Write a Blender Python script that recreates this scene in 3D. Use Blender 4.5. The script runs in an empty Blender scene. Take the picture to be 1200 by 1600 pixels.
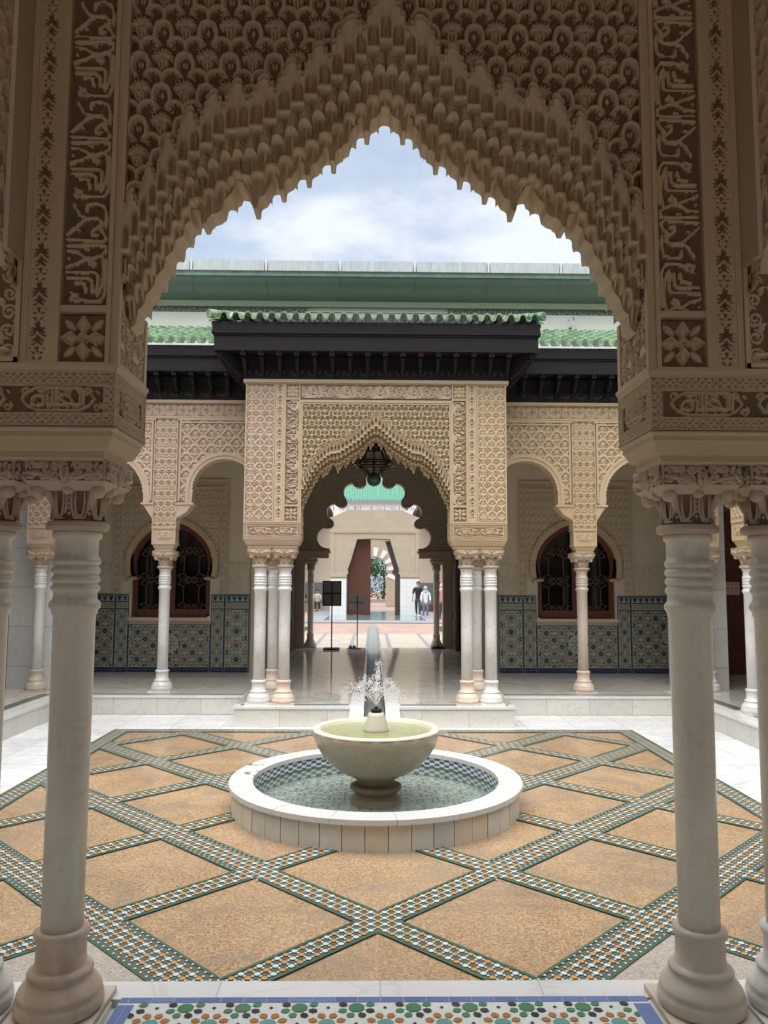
import bpy, math, random
import numpy as np
from mathutils import Vector, Matrix

random.seed(7)
RNG = np.random.default_rng(5)
R = math.radians
PI = math.pi
SC = bpy.context.scene
COL = SC.collection

# ------------------------------------------------------------------ camera
def cam_setup():
    pitch, yaw, roll = R(5.15), R(.85), R(.25)
    f = Vector((math.sin(yaw)*math.cos(pitch), math.cos(yaw)*math.cos(pitch), math.sin(pitch)))
    r = Vector((math.cos(yaw), -math.sin(yaw), 0)); u = r.cross(f)
    r2 = r*math.cos(roll)+u*math.sin(roll); u2 = -r*math.sin(roll)+u*math.cos(roll)
    cd = bpy.data.cameras.new('camera'); co = bpy.data.objects.new('camera', cd); COL.objects.link(co)
    M = Matrix((r2, u2, -f)).transposed().to_4x4(); M.translation = Vector((-.04, 0, 1.77))
    co.matrix_world = M
    cd.sensor_fit = 'VERTICAL'; cd.sensor_height = 32.0; cd.lens = 32.0*1220/1600
    cd.clip_start = .05; cd.clip_end = 600
    SC.camera = co
cam_setup()

# ------------------------------------------------------------------ world, sun, exposure
SUN_EL, SUN_AZ = R(76), R(-160)      # azimuth measured from +y towards +x
def world_setup():
    w = bpy.data.worlds.new('World'); SC.world = w; w.use_nodes = True
    nt = w.node_tree; N = nt.nodes; L = nt.links
    bg = N['Background']; bg.inputs[1].default_value = .075
    sky = N.new('ShaderNodeTexSky'); sky.sky_type = 'NISHITA'; sky.sun_disc = False
    sky.sun_elevation = SUN_EL; sky.sun_rotation = SUN_AZ; sky.dust_density = 2.0
    tc = N.new('ShaderNodeTexCoord'); mp = N.new('ShaderNodeMapping'); mp.inputs['Scale'].default_value = (1, 1, 2.2)
    mp.inputs['Location'].default_value = (.35, 0, .2)
    n1 = N.new('ShaderNodeTexNoise'); n1.inputs['Scale'].default_value = 2.6; n1.inputs['Detail'].default_value = 7; n1.inputs['Roughness'].default_value = .55
    rp = N.new('ShaderNodeValToRGB'); rp.color_ramp.elements[0].position = .40; rp.color_ramp.elements[1].position = .62
    rp.color_ramp.elements[0].color = (3.8, 4.6, 6.2, 1); rp.color_ramp.elements[1].color = (7.7, 8.1, 8.7, 1)
    e = rp.color_ramp.elements.new(.53); e.color = (5.0, 5.8, 7.0, 1)
    mx = N.new('ShaderNodeMix'); mx.data_type = 'RGBA'; mx.inputs[0].default_value = .86
    L.new(tc.outputs['Generated'], mp.inputs[0]); L.new(mp.outputs[0], n1.inputs['Vector']); L.new(n1.outputs[0], rp.inputs[0])
    L.new(sky.outputs[0], mx.inputs[6]); L.new(rp.outputs[0], mx.inputs[7]); L.new(mx.outputs[2], bg.inputs[0])
world_setup()
def sun_setup():
    ld = bpy.data.lights.new('sun', 'SUN'); ld.energy = 3.7; ld.angle = R(85); ld.color = (1, .965, .91)
    o = bpy.data.objects.new('sun', ld); COL.objects.link(o)
    d = Vector((math.sin(SUN_AZ)*math.cos(SUN_EL), math.cos(SUN_AZ)*math.cos(SUN_EL), math.sin(SUN_EL)))
    o.rotation_euler = d.to_track_quat('Z', 'Y').to_euler(); o.location = (0, 6, 30)
sun_setup()
SC.view_settings.view_transform = 'Standard'; SC.view_settings.look = 'None'
SC.view_settings.exposure = 0.85; SC.view_settings.gamma = 1

# ------------------------------------------------------------------ materials
def mat(name, col, rough=.6, col2=None, nscale=6, namt=.5, fine=None, bump=None, metal=0, spec=.5,
        slab=None, vein=None, alpha=None, trans=None, emit=None, stretch=None, rvar=None):
    m = bpy.data.materials.new(name); m.use_nodes = True
    nt = m.node_tree; N = nt.nodes; L = nt.links; b = N['Principled BSDF']
    b.inputs['Roughness'].default_value = rough; b.inputs['Metallic'].default_value = metal
    b.inputs['Specular IOR Level'].default_value = spec
    tc = N.new('ShaderNodeTexCoord'); vec = tc.outputs['Object']
    if stretch:
        mp = N.new('ShaderNodeMapping'); mp.inputs['Scale'].default_value = stretch; L.new(vec, mp.inputs[0]); vec = mp.outputs[0]
    def mix(fac, a, c, f0=None, mode='MIX'):
        x = N.new('ShaderNodeMix'); x.data_type = 'RGBA'; x.blend_type = mode
        if f0 is not None: x.inputs[0].default_value = f0
        if fac is not None: L.new(fac, x.inputs[0])
        for i, v in ((6, a), (7, c)):
            if isinstance(v, tuple): x.inputs[i].default_value = (*v, 1)
            else: L.new(v, x.inputs[i])
        return x.outputs[2]
    def noise(sc, det=5, ro=.6):
        n = N.new('ShaderNodeTexNoise'); n.inputs['Scale'].default_value = sc; n.inputs['Detail'].default_value = det
        n.inputs['Roughness'].default_value = ro; L.new(vec, n.inputs['Vector']); return n.outputs[0]
    def ramp(src, p0, p1):
        r = N.new('ShaderNodeMapRange'); r.inputs[1].default_value = p0; r.inputs[2].default_value = p1; L.new(src, r.inputs[0]); return r.outputs[0]
    c = tuple(col)
    if col2: c = mix(ramp(noise(nscale), .5-namt*.5, .5+namt*.5), c, tuple(col2))
    if fine:   # (scale, darkcolor, lightcolor, amount)
        v = N.new('ShaderNodeTexVoronoi'); v.inputs['Scale'].default_value = fine[0]; L.new(vec, v.inputs['Vector'])
        sp = N.new('ShaderNodeSeparateColor'); L.new(v.outputs['Color'], sp.inputs[0])
        f = mix(sp.outputs[0], tuple(fine[1]), tuple(fine[2])); c = mix(None, c, f, fine[3])
    if vein:   # (scale, color, width)
        n = N.new('ShaderNodeTexNoise'); n.inputs['Scale'].default_value = vein[0]; n.inputs['Detail'].default_value = 6
        n.inputs['Distortion'].default_value = 1.4; L.new(vec, n.inputs['Vector'])
        a = N.new('ShaderNodeMath'); a.operation = 'SUBTRACT'; L.new(n.outputs[0], a.inputs[0]); a.inputs[1].default_value = .5
        ab = N.new('ShaderNodeMath'); ab.operation = 'ABSOLUTE'; L.new(a.outputs[0], ab.inputs[0])
        fac = N.new('ShaderNodeMapRange'); fac.inputs[1].default_value = 0; fac.inputs[2].default_value = vein[2]
        fac.inputs[3].default_value = vein[3] if len(vein) > 3 else .6; fac.inputs[4].default_value = 0; L.new(ab.outputs[0], fac.inputs[0])
        c = mix(fac.outputs[0], c, tuple(vein[1]))
    if slab:   # (w, h, mortar, color, plane, tone variation)
        sx = N.new('ShaderNodeSeparateXYZ'); L.new(tc.outputs['Object'], sx.inputs[0]); cb = N.new('ShaderNodeCombineXYZ')
        pl = slab[4]; L.new(sx.outputs['XYZ'.index(pl[0])], cb.inputs[0]); L.new(sx.outputs['XYZ'.index(pl[1])], cb.inputs[1])
        br = N.new('ShaderNodeTexBrick'); L.new(cb.outputs[0], br.inputs['Vector']); br.inputs['Scale'].default_value = 1
        br.inputs['Brick Width'].default_value = slab[0]; br.inputs['Row Height'].default_value = slab[1]
        br.inputs['Mortar Size'].default_value = slab[2]; br.inputs['Mortar Smooth'].default_value = .2
        br.offset = slab[6] if len(slab) > 6 else 0; t = slab[5]
        br.inputs['Color1'].default_value = (1-t, 1-t, 1-t*.9, 1); br.inputs['Color2'].default_value = (1, 1, 1, 1); br.inputs['Mortar'].default_value = (1, 1, 1, 1)
        c = mix(None, c, br.outputs[0], 1.0, 'MULTIPLY'); c = mix(br.outputs[1], c, tuple(slab[3]))
    if isinstance(c, tuple): b.inputs['Base Color'].default_value = (*c, 1)
    else: L.new(c, b.inputs['Base Color'])
    if bump:
        bn = N.new('ShaderNodeBump'); bn.inputs['Strength'].default_value = bump[1]; bn.inputs['Distance'].default_value = bump[2] if len(bump) > 2 else .01
        L.new(noise(bump[0], 4), bn.inputs['Height']); L.new(bn.outputs[0], b.inputs['Normal'])
    if rvar:
        mr = N.new('ShaderNodeMapRange'); mr.inputs[1].default_value = .35; mr.inputs[2].default_value = .65; mr.inputs[3].default_value = rvar[1]; mr.inputs[4].default_value = rvar[2]
        L.new(noise(rvar[0]), mr.inputs[0]); L.new(mr.outputs[0], b.inputs['Roughness'])
    if trans: b.inputs['Transmission Weight'].default_value = trans; b.inputs['IOR'].default_value = 1.33
    if alpha is not None: b.inputs['Alpha'].default_value = alpha
    if emit: b.inputs['Emission Color'].default_value = (*emit[0], 1); b.inputs['Emission Strength'].default_value = emit[1]
    return m

m_stucco = mat('stucco', (.56, .455, .305), .85, (.51, .385, .24), 2.2, .5, bump=(60, .25, .004))
m_stucco_y = mat('stucco_yellowed', (.57, .46, .31), .85, (.55, .40, .22), 2.0, .5, bump=(60, .25, .004))
m_stucco_p = mat('stucco_pinkish', (.57, .46, .345), .85, (.52, .37, .275), 2.0, .5, bump=(60, .25, .004))
m_stucco_pl = mat('stucco_plain', (.66, .58, .45), .9, (.60, .52, .395), 3, .6)
m_stucco_d = mat('stucco_weathered', (.60, .51, .38), .85, (.52, .43, .31), 5, .5)
m_patina_shade = mat('stucco_recess_patina_shade', (.21, .15, .085), .9, (.15, .105, .055), 8, .5)  # recess shade painted into the colour, together with dark patina
m_patina_shade2 = mat('stucco_recess_light_patina_shade', (.37, .27, .18), .9, (.30, .22, .14), 8, .5)  # paler mix of painted recess shade and patina
m_col = mat('column_marble', (.80, .755, .65), .28, (.66, .60, .48), 2.2, .8, vein=(3, (.50, .44, .35), .02, .25), bump=(14, .12, .006))
m_colw = mat('column_marble_white', (.78, .77, .74), .3, (.70, .69, .66), 4, .5, vein=(3, (.5, .5, .5), .02, .4))
m_tan = mat('base_marble_tan', (.55, .40, .27), .4, (.62, .50, .38), 7, .5, vein=(3, (.70, .60, .48), .06, .5))
m_basel = mat('base_marble_cream', (.64, .57, .47), .4, (.56, .46, .36), 7, .5)
m_pink = mat('base_marble_pink', (.68, .52, .40), .4, (.76, .69, .60), 6, .5)
m_cap = mat('capital_stone', (.56, .46, .35), .7, (.50, .38, .27), 5, .5, bump=(50, .3, .004))
m_cappk = mat('capital_stone_pink', (.62, .47, .36), .7, (.55, .39, .28), 5, .5)
m_pave = mat('white_marble_paving', (.86, .88, .90), .28, (.78, .80, .82), .9, .5, vein=(1.6, (.58, .55, .48), .022, .5), slab=(.62, .41, .0045, (.38, .37, .34), 'XY', .12), rvar=(2, .15, .45))
m_pavc = mat('marble_edge_slab', (.80, .80, .78), .28, (.74, .74, .72), 1.5, .5, vein=(2, (.6, .58, .52), .02, .5), slab=(.605, 30, .003, (.5, .48, .45), 'XY', .08))
m_riser = mat('riser_marble', (.73, .72, .67), .35, (.66, .64, .57), 2, .5, vein=(2, (.52, .48, .4), .02, .5), slab=(.58, 30, .004, (.4, .37, .33), 'XZ', .1))
m_risery = mat('riser_marble_side', (.66, .65, .60), .35, (.6, .59, .53), 2, .5, vein=(2, (.5, .47, .4), .02, .5), slab=(.58, 30, .004, (.38, .36, .33), 'YZ', .1))
m_hall = mat('polished_marble_floor', (.76, .73, .66), .07, (.70, .66, .59), 1.2, .5, vein=(1.3, (.40, .35, .27), .03, .5), slab=(.6, .6, .003, (.4, .37, .32), 'XY', .1), spec=.6)
m_clad = mat('white_marble_cladding', (.74, .74, .72), .35, (.66, .66, .64), 2.5, .5, vein=(2.4, (.5, .5, .5), .02, .4), slab=(30, .56, .004, (.35, .33, .3), 'XZ', .08))
m_gran = mat('brown_granite', (.46, .30, .145), .34, (.36, .24, .125), 1.1, .9, fine=(125, (.17, .095, .05), (.66, .48, .32), .62), rvar=(1.7, .14, .5), vein=(.55, (.27, .22, .17), .05, .5), slab=(1.46/2, 1.465/2, .0015, (.38, .26, .16), 'XY', .1))
m_grang = mat('grey_granite', (.42, .36, .30), .5, (.38, .33, .27), 3, .6, fine=(170, (.16, .13, .10), (.62, .56, .50), .55))
m_tgreen = mat('dark_green_tile', (.045, .105, .075), .22, (.09, .16, .12), 30, .6)
m_tfield = mat('mosaic_field', (.085, .115, .095), .3, (.12, .14, .12), 40, .6)
m_twhite = mat('white_tile', (.74, .76, .72), .22, (.60, .64, .60), 30, .6)
m_tmint = mat('mint_tile', (.56, .66, .60), .22, (.62, .70, .66), 30, .6)
m_torange = mat('orange_tile', (.62, .34, .11), .25, (.48, .26, .10), 30, .6)
m_trust = mat('rust_tile', (.40, .15, .035), .2, (.48, .21, .06), 25, .6)
m_tblack = mat('black_tile', (.028, .028, .032), .2, (.07, .07, .075), 25, .6)
m_tteal = mat('teal_tile', (.12, .30, .27), .2, (.18, .36, .33), 25, .6)
m_tgreen2 = mat('leaf_green_tile', (.07, .20, .10), .2, (.10, .25, .14), 25, .6)
m_tblue = mat('cobalt_border_tile', (.13, .20, .42), .25, (.20, .28, .50), 12, .6, slab=(.083, 30, .002, (.30, .33, .42), 'XY', .25))
m_znavy = mat('navy_tile', (.014, .024, .07), .3, (.02, .036, .10), 20, .6)
m_zbg = mat('pale_green_tile', (.36, .385, .33), .3, (.30, .34, .285), 8, .6)
m_zgreen = mat('bottle_green_tile', (.04, .10, .065), .25, (.06, .14, .09), 8, .6)
m_zrust = mat('brick_red_tile', (.24, .075, .035), .25, (.32, .12, .06), 8, .6)
m_zblack = mat('near_black_tile', (.016, .016, .02), .25)
m_bluet = mat('blue_pool_tile', (.05, .10, .24), .2, (.09, .15, .30), 20, .6)
m_roof = mat('green_glazed_tile', (.09, .22, .11), .3, (.24, .33, .17), 5, .5, fine=(9, (.035, .13, .075), (.34, .44, .25), .6))
m_blackw = mat('blackened_timber', (.007, .0065, .007), .8, (.012, .010, .010), 6, .5, stretch=(1, 1, 6))
m_blackw2 = mat('grey_painted_timber', (.014, .012, .013), .7, (.022, .019, .020), 4, .5, stretch=(.4, 1, 5), spec=.2)
m_maroon = mat('maroon_timber', (.105, .028, .016), .4, (.15, .045, .025), 8, .5, stretch=(6, 6, .7))
m_maroon2 = mat('red_brown_timber_panel', (.07, .022, .014), .4, (.12, .04, .022), 8, .5, stretch=(6, 6, .7))
m_dglass = mat('dark_window_glass', (.004, .004, .005), .08)
m_iron = mat('black_iron', (.012, .012, .014), .4, metal=.3)
m_lat = mat('window_lattice_wood', (.13, .085, .06), .5)
m_mint = mat('mint_painted_wall', (.74, .82, .71), .7, (.66, .75, .64), 1.5, .5)
m_mint2 = mat('mint_band_paint', (.30, .42, .29), .7, (.26, .37, .26), 2, .5)
m_cove = mat('green_metal_soffit', (.065, .125, .098), .45, (.07, .145, .11), 1.2, .5)
m_fasc = mat('green_fascia', (.16, .27, .21), .5, (.09, .15, .12), 5, .4)
m_para = mat('weathered_parapet', (.50, .56, .56), .7, (.34, .40, .41), 6, .45, stretch=(3, 3, .5))
m_bowl = mat('bowl_stone', (.45, .385, .285), .3, (.38, .31, .215), 3, .5, vein=(3, (.52, .47, .38), .05, .4), bump=(30, .3, .006))
m_bowlrim = mat('bowl_rim_stone', (.60, .56, .48), .4, (.62, .56, .46), 6, .5)
m_ped = mat('pedestal_stone', (.33, .24, .15), .5, (.24, .17, .11), 8, .5, bump=(40, .5, .01))
m_ringtop = mat('fountain_rim_marble', (.64, .64, .63), .3, (.58, .58, .56), 3, .5, vein=(3, (.55, .54, .52), .015, .6))
m_ringside = [mat('fountain_side_slab_%s' % n, c, .45, c2, 5, .5, bump=(25, .3, .006)) for n, c, c2 in
              (('pale', (.66, .64, .58), (.56, .54, .47)), ('grey', (.60, .60, .57), (.5, .5, .46)), ('cream', (.64, .58, .48), (.55, .48, .38)))]
m_green_h = mat('far_green_roof', (.05, .23, .15), .4, (.09, .30, .21), 3, .5)
m_white_p = mat('white_paint', (.78, .78, .77), .6, (.70, .70, .69), 3, .5)
m_cream = mat('cream_stone', (.45, .385, .29), .75, (.40, .34, .25), 1, .5, slab=(.8, .4, .012, (.36, .30, .22), 'XZ', .07, .5))
m_creamd = mat('cream_carved', (.46, .39, .29), .8, (.40, .33, .24), 9, .5)
m_pinkp = mat('pink_paving', (.44, .30, .24), .6, (.38, .26, .21), 1, .5, slab=(.4, .2, .012, (.32, .24, .20), 'XY', .3, .5))
m_sand = mat('sand_paving', (.47, .40, .32), .6, (.42, .35, .28), 1, .5, slab=(.5, .5, .01, (.36, .31, .26), 'XY', .15))
m_greyst = mat('grey_blue_stone', (.24, .25, .27), .85, (.20, .21, .23), 3, .5)
m_grass = mat('grass_green', (.08, .17, .03), .9, (.05, .12, .02), 20, .5)
m_leaf = mat('leaf_green', (.05, .12, .03), .7, (.09, .18, .05), 3, .5)
m_bark = mat('bark', (.10, .07, .05), .9)
m_skin = mat('skin', (.42, .24, .16), .55)
m_hair = mat('black_hair', (.012, .010, .010), .5)
m_spray = mat('spray_water', (.95, .96, .98), .1, spec=1.0, alpha=.78)
def water(name, col, alpha, bs, bst, rough=.03):
    m = mat(name, col, rough, bump=(bs, bst, .02), alpha=alpha, spec=.6); return m
m_water1 = water('pool_water', (.16, .22, .20), .25, 16, .35)
m_water2 = mat('bowl_water', (.30, .33, .13), .05, (.40, .42, .22), 14, .5, bump=(22, .5, .02), alpha=.86)
m_water3 = mat('far_pool_water', (.16, .24, .25), .05, bump=(8, .3, .02))

# ------------------------------------------------------------------ object helpers
def tag(o, label=None, cat=None, group=None, kind=None):
    if label: o['label'] = label
    if cat: o['category'] = cat
    if group: o['group'] = group
    if kind: o['kind'] = kind
    return o
def thing(name, label, cat, loc=(0, 0, 0), group=None, rotz=0):
    o = bpy.data.objects.new(name, None); COL.objects.link(o); o.location = loc; o.rotation_euler.z = rotz
    o.empty_display_size = .2
    return tag(o, label, cat, group)
def wloc(p):
    v = Vector((0, 0, 0))
    while p is not None: v += Vector(p.location); p = p.parent
    return v
def mesh_obj(name, V, F, mats, parent=None, mi=None, smooth=False, local=False):
    V = np.asarray(V, dtype=np.float32).reshape(-1, 3)
    if parent is not None and not local: V = V-np.array(wloc(parent), dtype=np.float32)
    me = bpy.data.meshes.new(name)
    if isinstance(F, np.ndarray):
        n = len(F); k = F.shape[1]
        me.vertices.add(len(V)); me.vertices.foreach_set('co', V.ravel())
        me.loops.add(n*k); me.loops.foreach_set('vertex_index', F.astype(np.int32).ravel())
        me.polygons.add(n); me.polygons.foreach_set('loop_start', np.arange(0, n*k, k, dtype=np.int32))
        me.polygons.foreach_set('loop_total', np.full(n, k, dtype=np.int32)); me.update(calc_edges=True)
    else:
        me.from_pydata(V.tolist(), [], F)
    if not isinstance(mats, (list, tuple)): mats = [mats]
    for m in mats: me.materials.append(m)
    if mi is not None: me.polygons.foreach_set('material_index', np.asarray(mi, dtype=np.int32))
    if smooth: me.polygons.foreach_set('use_smooth', np.ones(len(me.polygons), dtype=bool))
    me.validate(); me.update()
    o = bpy.data.objects.new(name, me); COL.objects.link(o)
    if parent is not None: o.parent = parent
    return o
def copy_tree(o, parent=None):
    c = o.copy(); COL.objects.link(c)
    if parent is not None: c.parent = parent
    for ch in list(o.children): copy_tree(ch, c)
    return c

class MB:
    def __init__(s): s.V = []; s.F = []; s.M = []; s.m = 0
    def add(s, vs, fs):
        b = len(s.V); s.V += [tuple(v) for v in vs]; s.F += [tuple(b+i for i in f) for f in fs]; s.M += [s.m]*len(fs); return s
    def box(s, x0, x1, y0, y1, z0, z1):
        return s.add([(x0, y0, z0), (x1, y0, z0), (x1, y1, z0), (x0, y1, z0), (x0, y0, z1), (x1, y0, z1), (x1, y1, z1), (x0, y1, z1)],
                     [(0, 3, 2, 1), (4, 5, 6, 7), (0, 1, 5, 4), (1, 2, 6, 5), (2, 3, 7, 6), (3, 0, 4, 7)])
    def frustum(s, b0, b1):  # two rects (x0,x1,y0,y1,z)
        vs = []
        for x0, x1, y0, y1, z in (b0, b1): vs += [(x0, y0, z), (x1, y0, z), (x1, y1, z), (x0, y1, z)]
        return s.add(vs, [(0, 3, 2, 1), (4, 5, 6, 7), (0, 1, 5, 4), (1, 2, 6, 5), (2, 3, 7, 6), (3, 0, 4, 7)])
    def lathe(s, prof, c=(0, 0), seg=32, cap=True):
        vs = []; fs = []; n = len(prof)
        for r, z in prof:
            for k in range(seg):
                a = 2*PI*k/seg; vs.append((c[0]+r*math.cos(a), c[1]+r*math.sin(a), z))
        for i in range(n-1):
            for k in range(seg):
                k2 = (k+1) % seg; fs.append((i*seg+k, i*seg+k2, (i+1)*seg+k2, (i+1)*seg+k))
        if cap:
            fs.append(tuple(reversed(range(seg)))); fs.append(tuple((n-1)*seg+k for k in range(seg)))
        return s.add(vs, fs)
    def tube(s, pts, r, seg=8):
        pts = [Vector(p) for p in pts]; rs = r if isinstance(r, (list, tuple)) else [r]*len(pts); vs = []; fs = []
        for i, p in enumerate(pts):
            d = (pts[min(i+1, len(pts)-1)]-pts[max(i-1, 0)]).normalized()
            a = Vector((0, 0, 1)) if abs(d.z) < .9 else Vector((1, 0, 0)); u = d.cross(a).normalized(); v = d.cross(u)
            for k in range(seg):
                t = 2*PI*k/seg; q = p+(u*math.cos(t)+v*math.sin(t))*rs[i]; vs.append(q[:])
        for i in range(len(pts)-1):
            for k in range(seg):
                k2 = (k+1) % seg; fs.append((i*seg+k, (i+1)*seg+k, (i+1)*seg+k2, i*seg+k2))
        fs.append(tuple(range(seg))); fs.append(tuple(reversed([(len(pts)-1)*seg+k for k in range(seg)])))
        return s.add(vs, fs)
    def ball(s, c, r, seg=10, rings=6, sc=(1, 1, 1)):
        vs = [(c[0], c[1], c[2]-r*sc[2])]; fs = []
        for i in range(1, rings):
            p = PI*i/rings
            for k in range(seg):
                a = 2*PI*k/seg; vs.append((c[0]+r*sc[0]*math.sin(p)*math.cos(a), c[1]+r*sc[1]*math.sin(p)*math.sin(a), c[2]-r*sc[2]*math.cos(p)))
        vs.append((c[0], c[1], c[2]+r*sc[2])); t = len(vs)-1
        for k in range(seg):
            k2 = (k+1) % seg; fs.append((0, 1+k2, 1+k)); fs.append((t, t-seg+k, t-seg+k2))
            for i in range(rings-2): fs.append((1+i*seg+k, 1+i*seg+k2, 1+(i+1)*seg+k2, 1+(i+1)*seg+k))
        return s.add(vs, fs)
    def prism(s, poly, a0, a1, plane='xz'):   # extrude a polygon along the missing axis
        n = len(poly)
        def P(p, a): return (p[0], a, p[1]) if plane == 'xz' else ((a, p[0], p[1]) if plane == 'yz' else (p[0], p[1], a))
        vs = [P(p, a0) for p in poly]+[P(p, a1) for p in poly]
        fs = [tuple(range(n)), tuple(reversed(range(n, 2*n)))]+[(i, i+n, (i+1) % n+n, (i+1) % n) for i in range(n)]
        return s.add(vs, fs)
    def ribbon(s, A, B, y0, y1, plane='xz'):   # solid strip between two polylines (same length), extruded
        n = len(A); f = (lambda p, a: (p[0], a, p[1])) if plane == 'xz' else (lambda p, a: (a, p[0], p[1]))
        vs = [f(p, y0) for p in A]+[f(p, y0) for p in B]+[f(p, y1) for p in A]+[f(p, y1) for p in B]; fs = []
        for i in range(n-1):
            fs += [(i, i+1, n+i+1, n+i), (2*n+i, 3*n+i, 3*n+i+1, 2*n+i+1), (i, 2*n+i, 2*n+i+1, i+1), (n+i, n+i+1, 3*n+i+1, 3*n+i)]
        fs += [(0, n, 3*n, 2*n), (n-1, 3*n-1, 4*n-1, 2*n-1)]
        return s.add(vs, fs)
    def build(s, name, mats, parent=None, smooth=False, local=False):
        return mesh_obj(name, s.V, s.F, mats, parent, s.M, smooth, local)
def box(name, m, parent, *a): return MB().box(*a).build(name, m, parent)

# ------------------------------------------------------------------ relief engine
def sdist(U, V, pts):
    d = np.full(U.shape, 9., dtype=np.float32)
    for (x0, y0), (x1, y1) in zip(pts[:-1], pts[1:]):
        dx, dy = x1-x0, y1-y0; l2 = dx*dx+dy*dy+1e-12
        t = np.clip(((U-x0)*dx+(V-y0)*dy)/l2, 0, 1); d = np.minimum(d, np.hypot(U-x0-t*dx, V-y0-t*dy))
    return d
class Rel:
    def __init__(s, w, h, res, wrap=False):
        s.w, s.h, s.wrap = w, h, wrap
        if wrap: s.nx, s.ny = max(4, round(w/res)), max(4, round(h/res)); xs = (np.arange(s.nx)+.5)*w/s.nx; ys = (np.arange(s.ny)+.5)*h/s.ny
        else: s.nx, s.ny = max(2, round(w/res))+1, max(2, round(h/res))+1; xs = np.linspace(0, w, s.nx); ys = np.linspace(0, h, s.ny)
        s.U, s.V = np.meshgrid(xs.astype(np.float32), ys.astype(np.float32)); s.H = np.zeros_like(s.U)
    def offs(s):
        return [(a, b) for a in (-s.w, 0, s.w) for b in (-s.h, 0, s.h)] if s.wrap else [(0, 0)]
    def stroke(s, pts, r, hgt, sub=False):
        px = [p[0] for p in pts]; py = [p[1] for p in pts]
        for ox, oy in s.offs():
            x0, x1, y0, y1 = min(px)+ox-r, max(px)+ox+r, min(py)+oy-r, max(py)+oy+r
            i0, i1 = np.searchsorted(s.U[0], x0), np.searchsorted(s.U[0], x1); j0, j1 = np.searchsorted(s.V[:, 0], y0), np.searchsorted(s.V[:, 0], y1)
            if i1 <= i0 or j1 <= j0: continue
            sl = (slice(j0, j1), slice(i0, i1)); d = sdist(s.U[sl], s.V[sl], [(x+ox, y+oy) for x, y in pts])
            v = hgt*np.sqrt(np.clip((r-d)/(.6*r), 0, 1))
            s.H[sl] = s.H[sl]-v if sub else np.maximum(s.H[sl], v)
        return s
    def arc(s, cx, cy, r, a0, a1, w, hgt, sub=False, n=12):
        return s.stroke([(cx+r*math.cos(R(a0+(a1-a0)*i/n)), cy+r*math.sin(R(a0+(a1-a0)*i/n))) for i in range(n+1)], w, hgt, sub)
    def spiral(s, cx, cy, r, a0, turns, w, hgt, sub=False):
        n = 14; return s.stroke([(cx+r*(1-.75*i/n)*math.cos(R(a0)+turns*2*PI*i/n), cy+r*(1-.75*i/n)*math.sin(R(a0)+turns*2*PI*i/n)) for i in range(n+1)], w, hgt, sub)
    def almond(s, x, y, L, W, ang, hgt, rib=True):
        c, sn = math.cos(R(ang)), math.sin(R(ang))
        for ox, oy in s.offs():
            a = (s.U-x-ox)*c+(s.V-y-oy)*sn; b = -(s.U-x-ox)*sn+(s.V-y-oy)*c
            q = 1-np.clip(np.abs(a)/(L/2), 0, 1)**1.8; v = q-np.abs(b)/(W/2)
            s.H = np.maximum(s.H, hgt*np.sqrt(np.clip(v*1.6, 0, 1)))
        return s
    def tile(s, c, ox=0, oy=0):
        iu = np.floor(((s.U-ox) % c.w)/c.w*c.nx).astype(int) % c.nx; iv = np.floor(((s.V-oy) % c.h)/c.h*c.ny).astype(int) % c.ny
        s.H = np.maximum(s.H, c.H[iv, iu]); return s

_cells = {}
def cell_shell(res):
    if ('sh', res) in _cells: return _cells['sh', res]
    c = Rel(.164, .248, res, True); w, h = c.w, c.h
    for bx, by in ((.082, .165), (0, .041)):
        # hooded medallion
        c.stroke([(bx-.031, by-.034), (bx-.031, by), (bx-.022, by+.024), (bx, by+.034), (bx+.022, by+.024), (bx+.031, by), (bx+.031, by-.034)], .0115, .024)
        c.arc(bx-.048, by-.062, .034, 30, 190, .0105, .020); c.arc(bx+.048, by-.062, .034, -10, 150, .0105, .020)
        for k in (-1, 0, 1):
            c.stroke([(bx-.012+k*.008, by-.018), (bx+.012+k*.008, by+.014)], .003, .009); c.stroke([(bx+.012+k*.008, by-.018), (bx-.012+k*.008, by+.014)], .003, .009)
        c.spiral(bx-.014, by-.045, .012, 90, 1.2, .004, .010); c.spiral(bx+.014, by-.045, .012, 90, -1.2, .004, .010)
        c.spiral(bx-.034, by-.060, .012, 0, 1.2, .004, .009); c.spiral(bx+.034, by-.060, .012, 180, -1.2, .004, .009)
        # scallop shell
        sx, sy = (bx+.082) % w, by+.012
        for a in (-78, -52, -26, 0, 26, 52, 78):
            t = R(90+a); c.almond(sx+.024*math.cos(t), sy+.024*math.sin(t), .046, .0135, 90+a, .026)
        c.arc(sx-.009, sy-.014, .008, -30, 250, .0045, .022); c.arc(sx+.009, sy-.014, .008, -70, 210, .0045, .022)
        c.stroke([(sx, sy-.018), (sx, sy-.036)], .006, .018)
    _cells['sh', res] = c; return c
CAL_W, CAL_P = .165, .385
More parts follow.
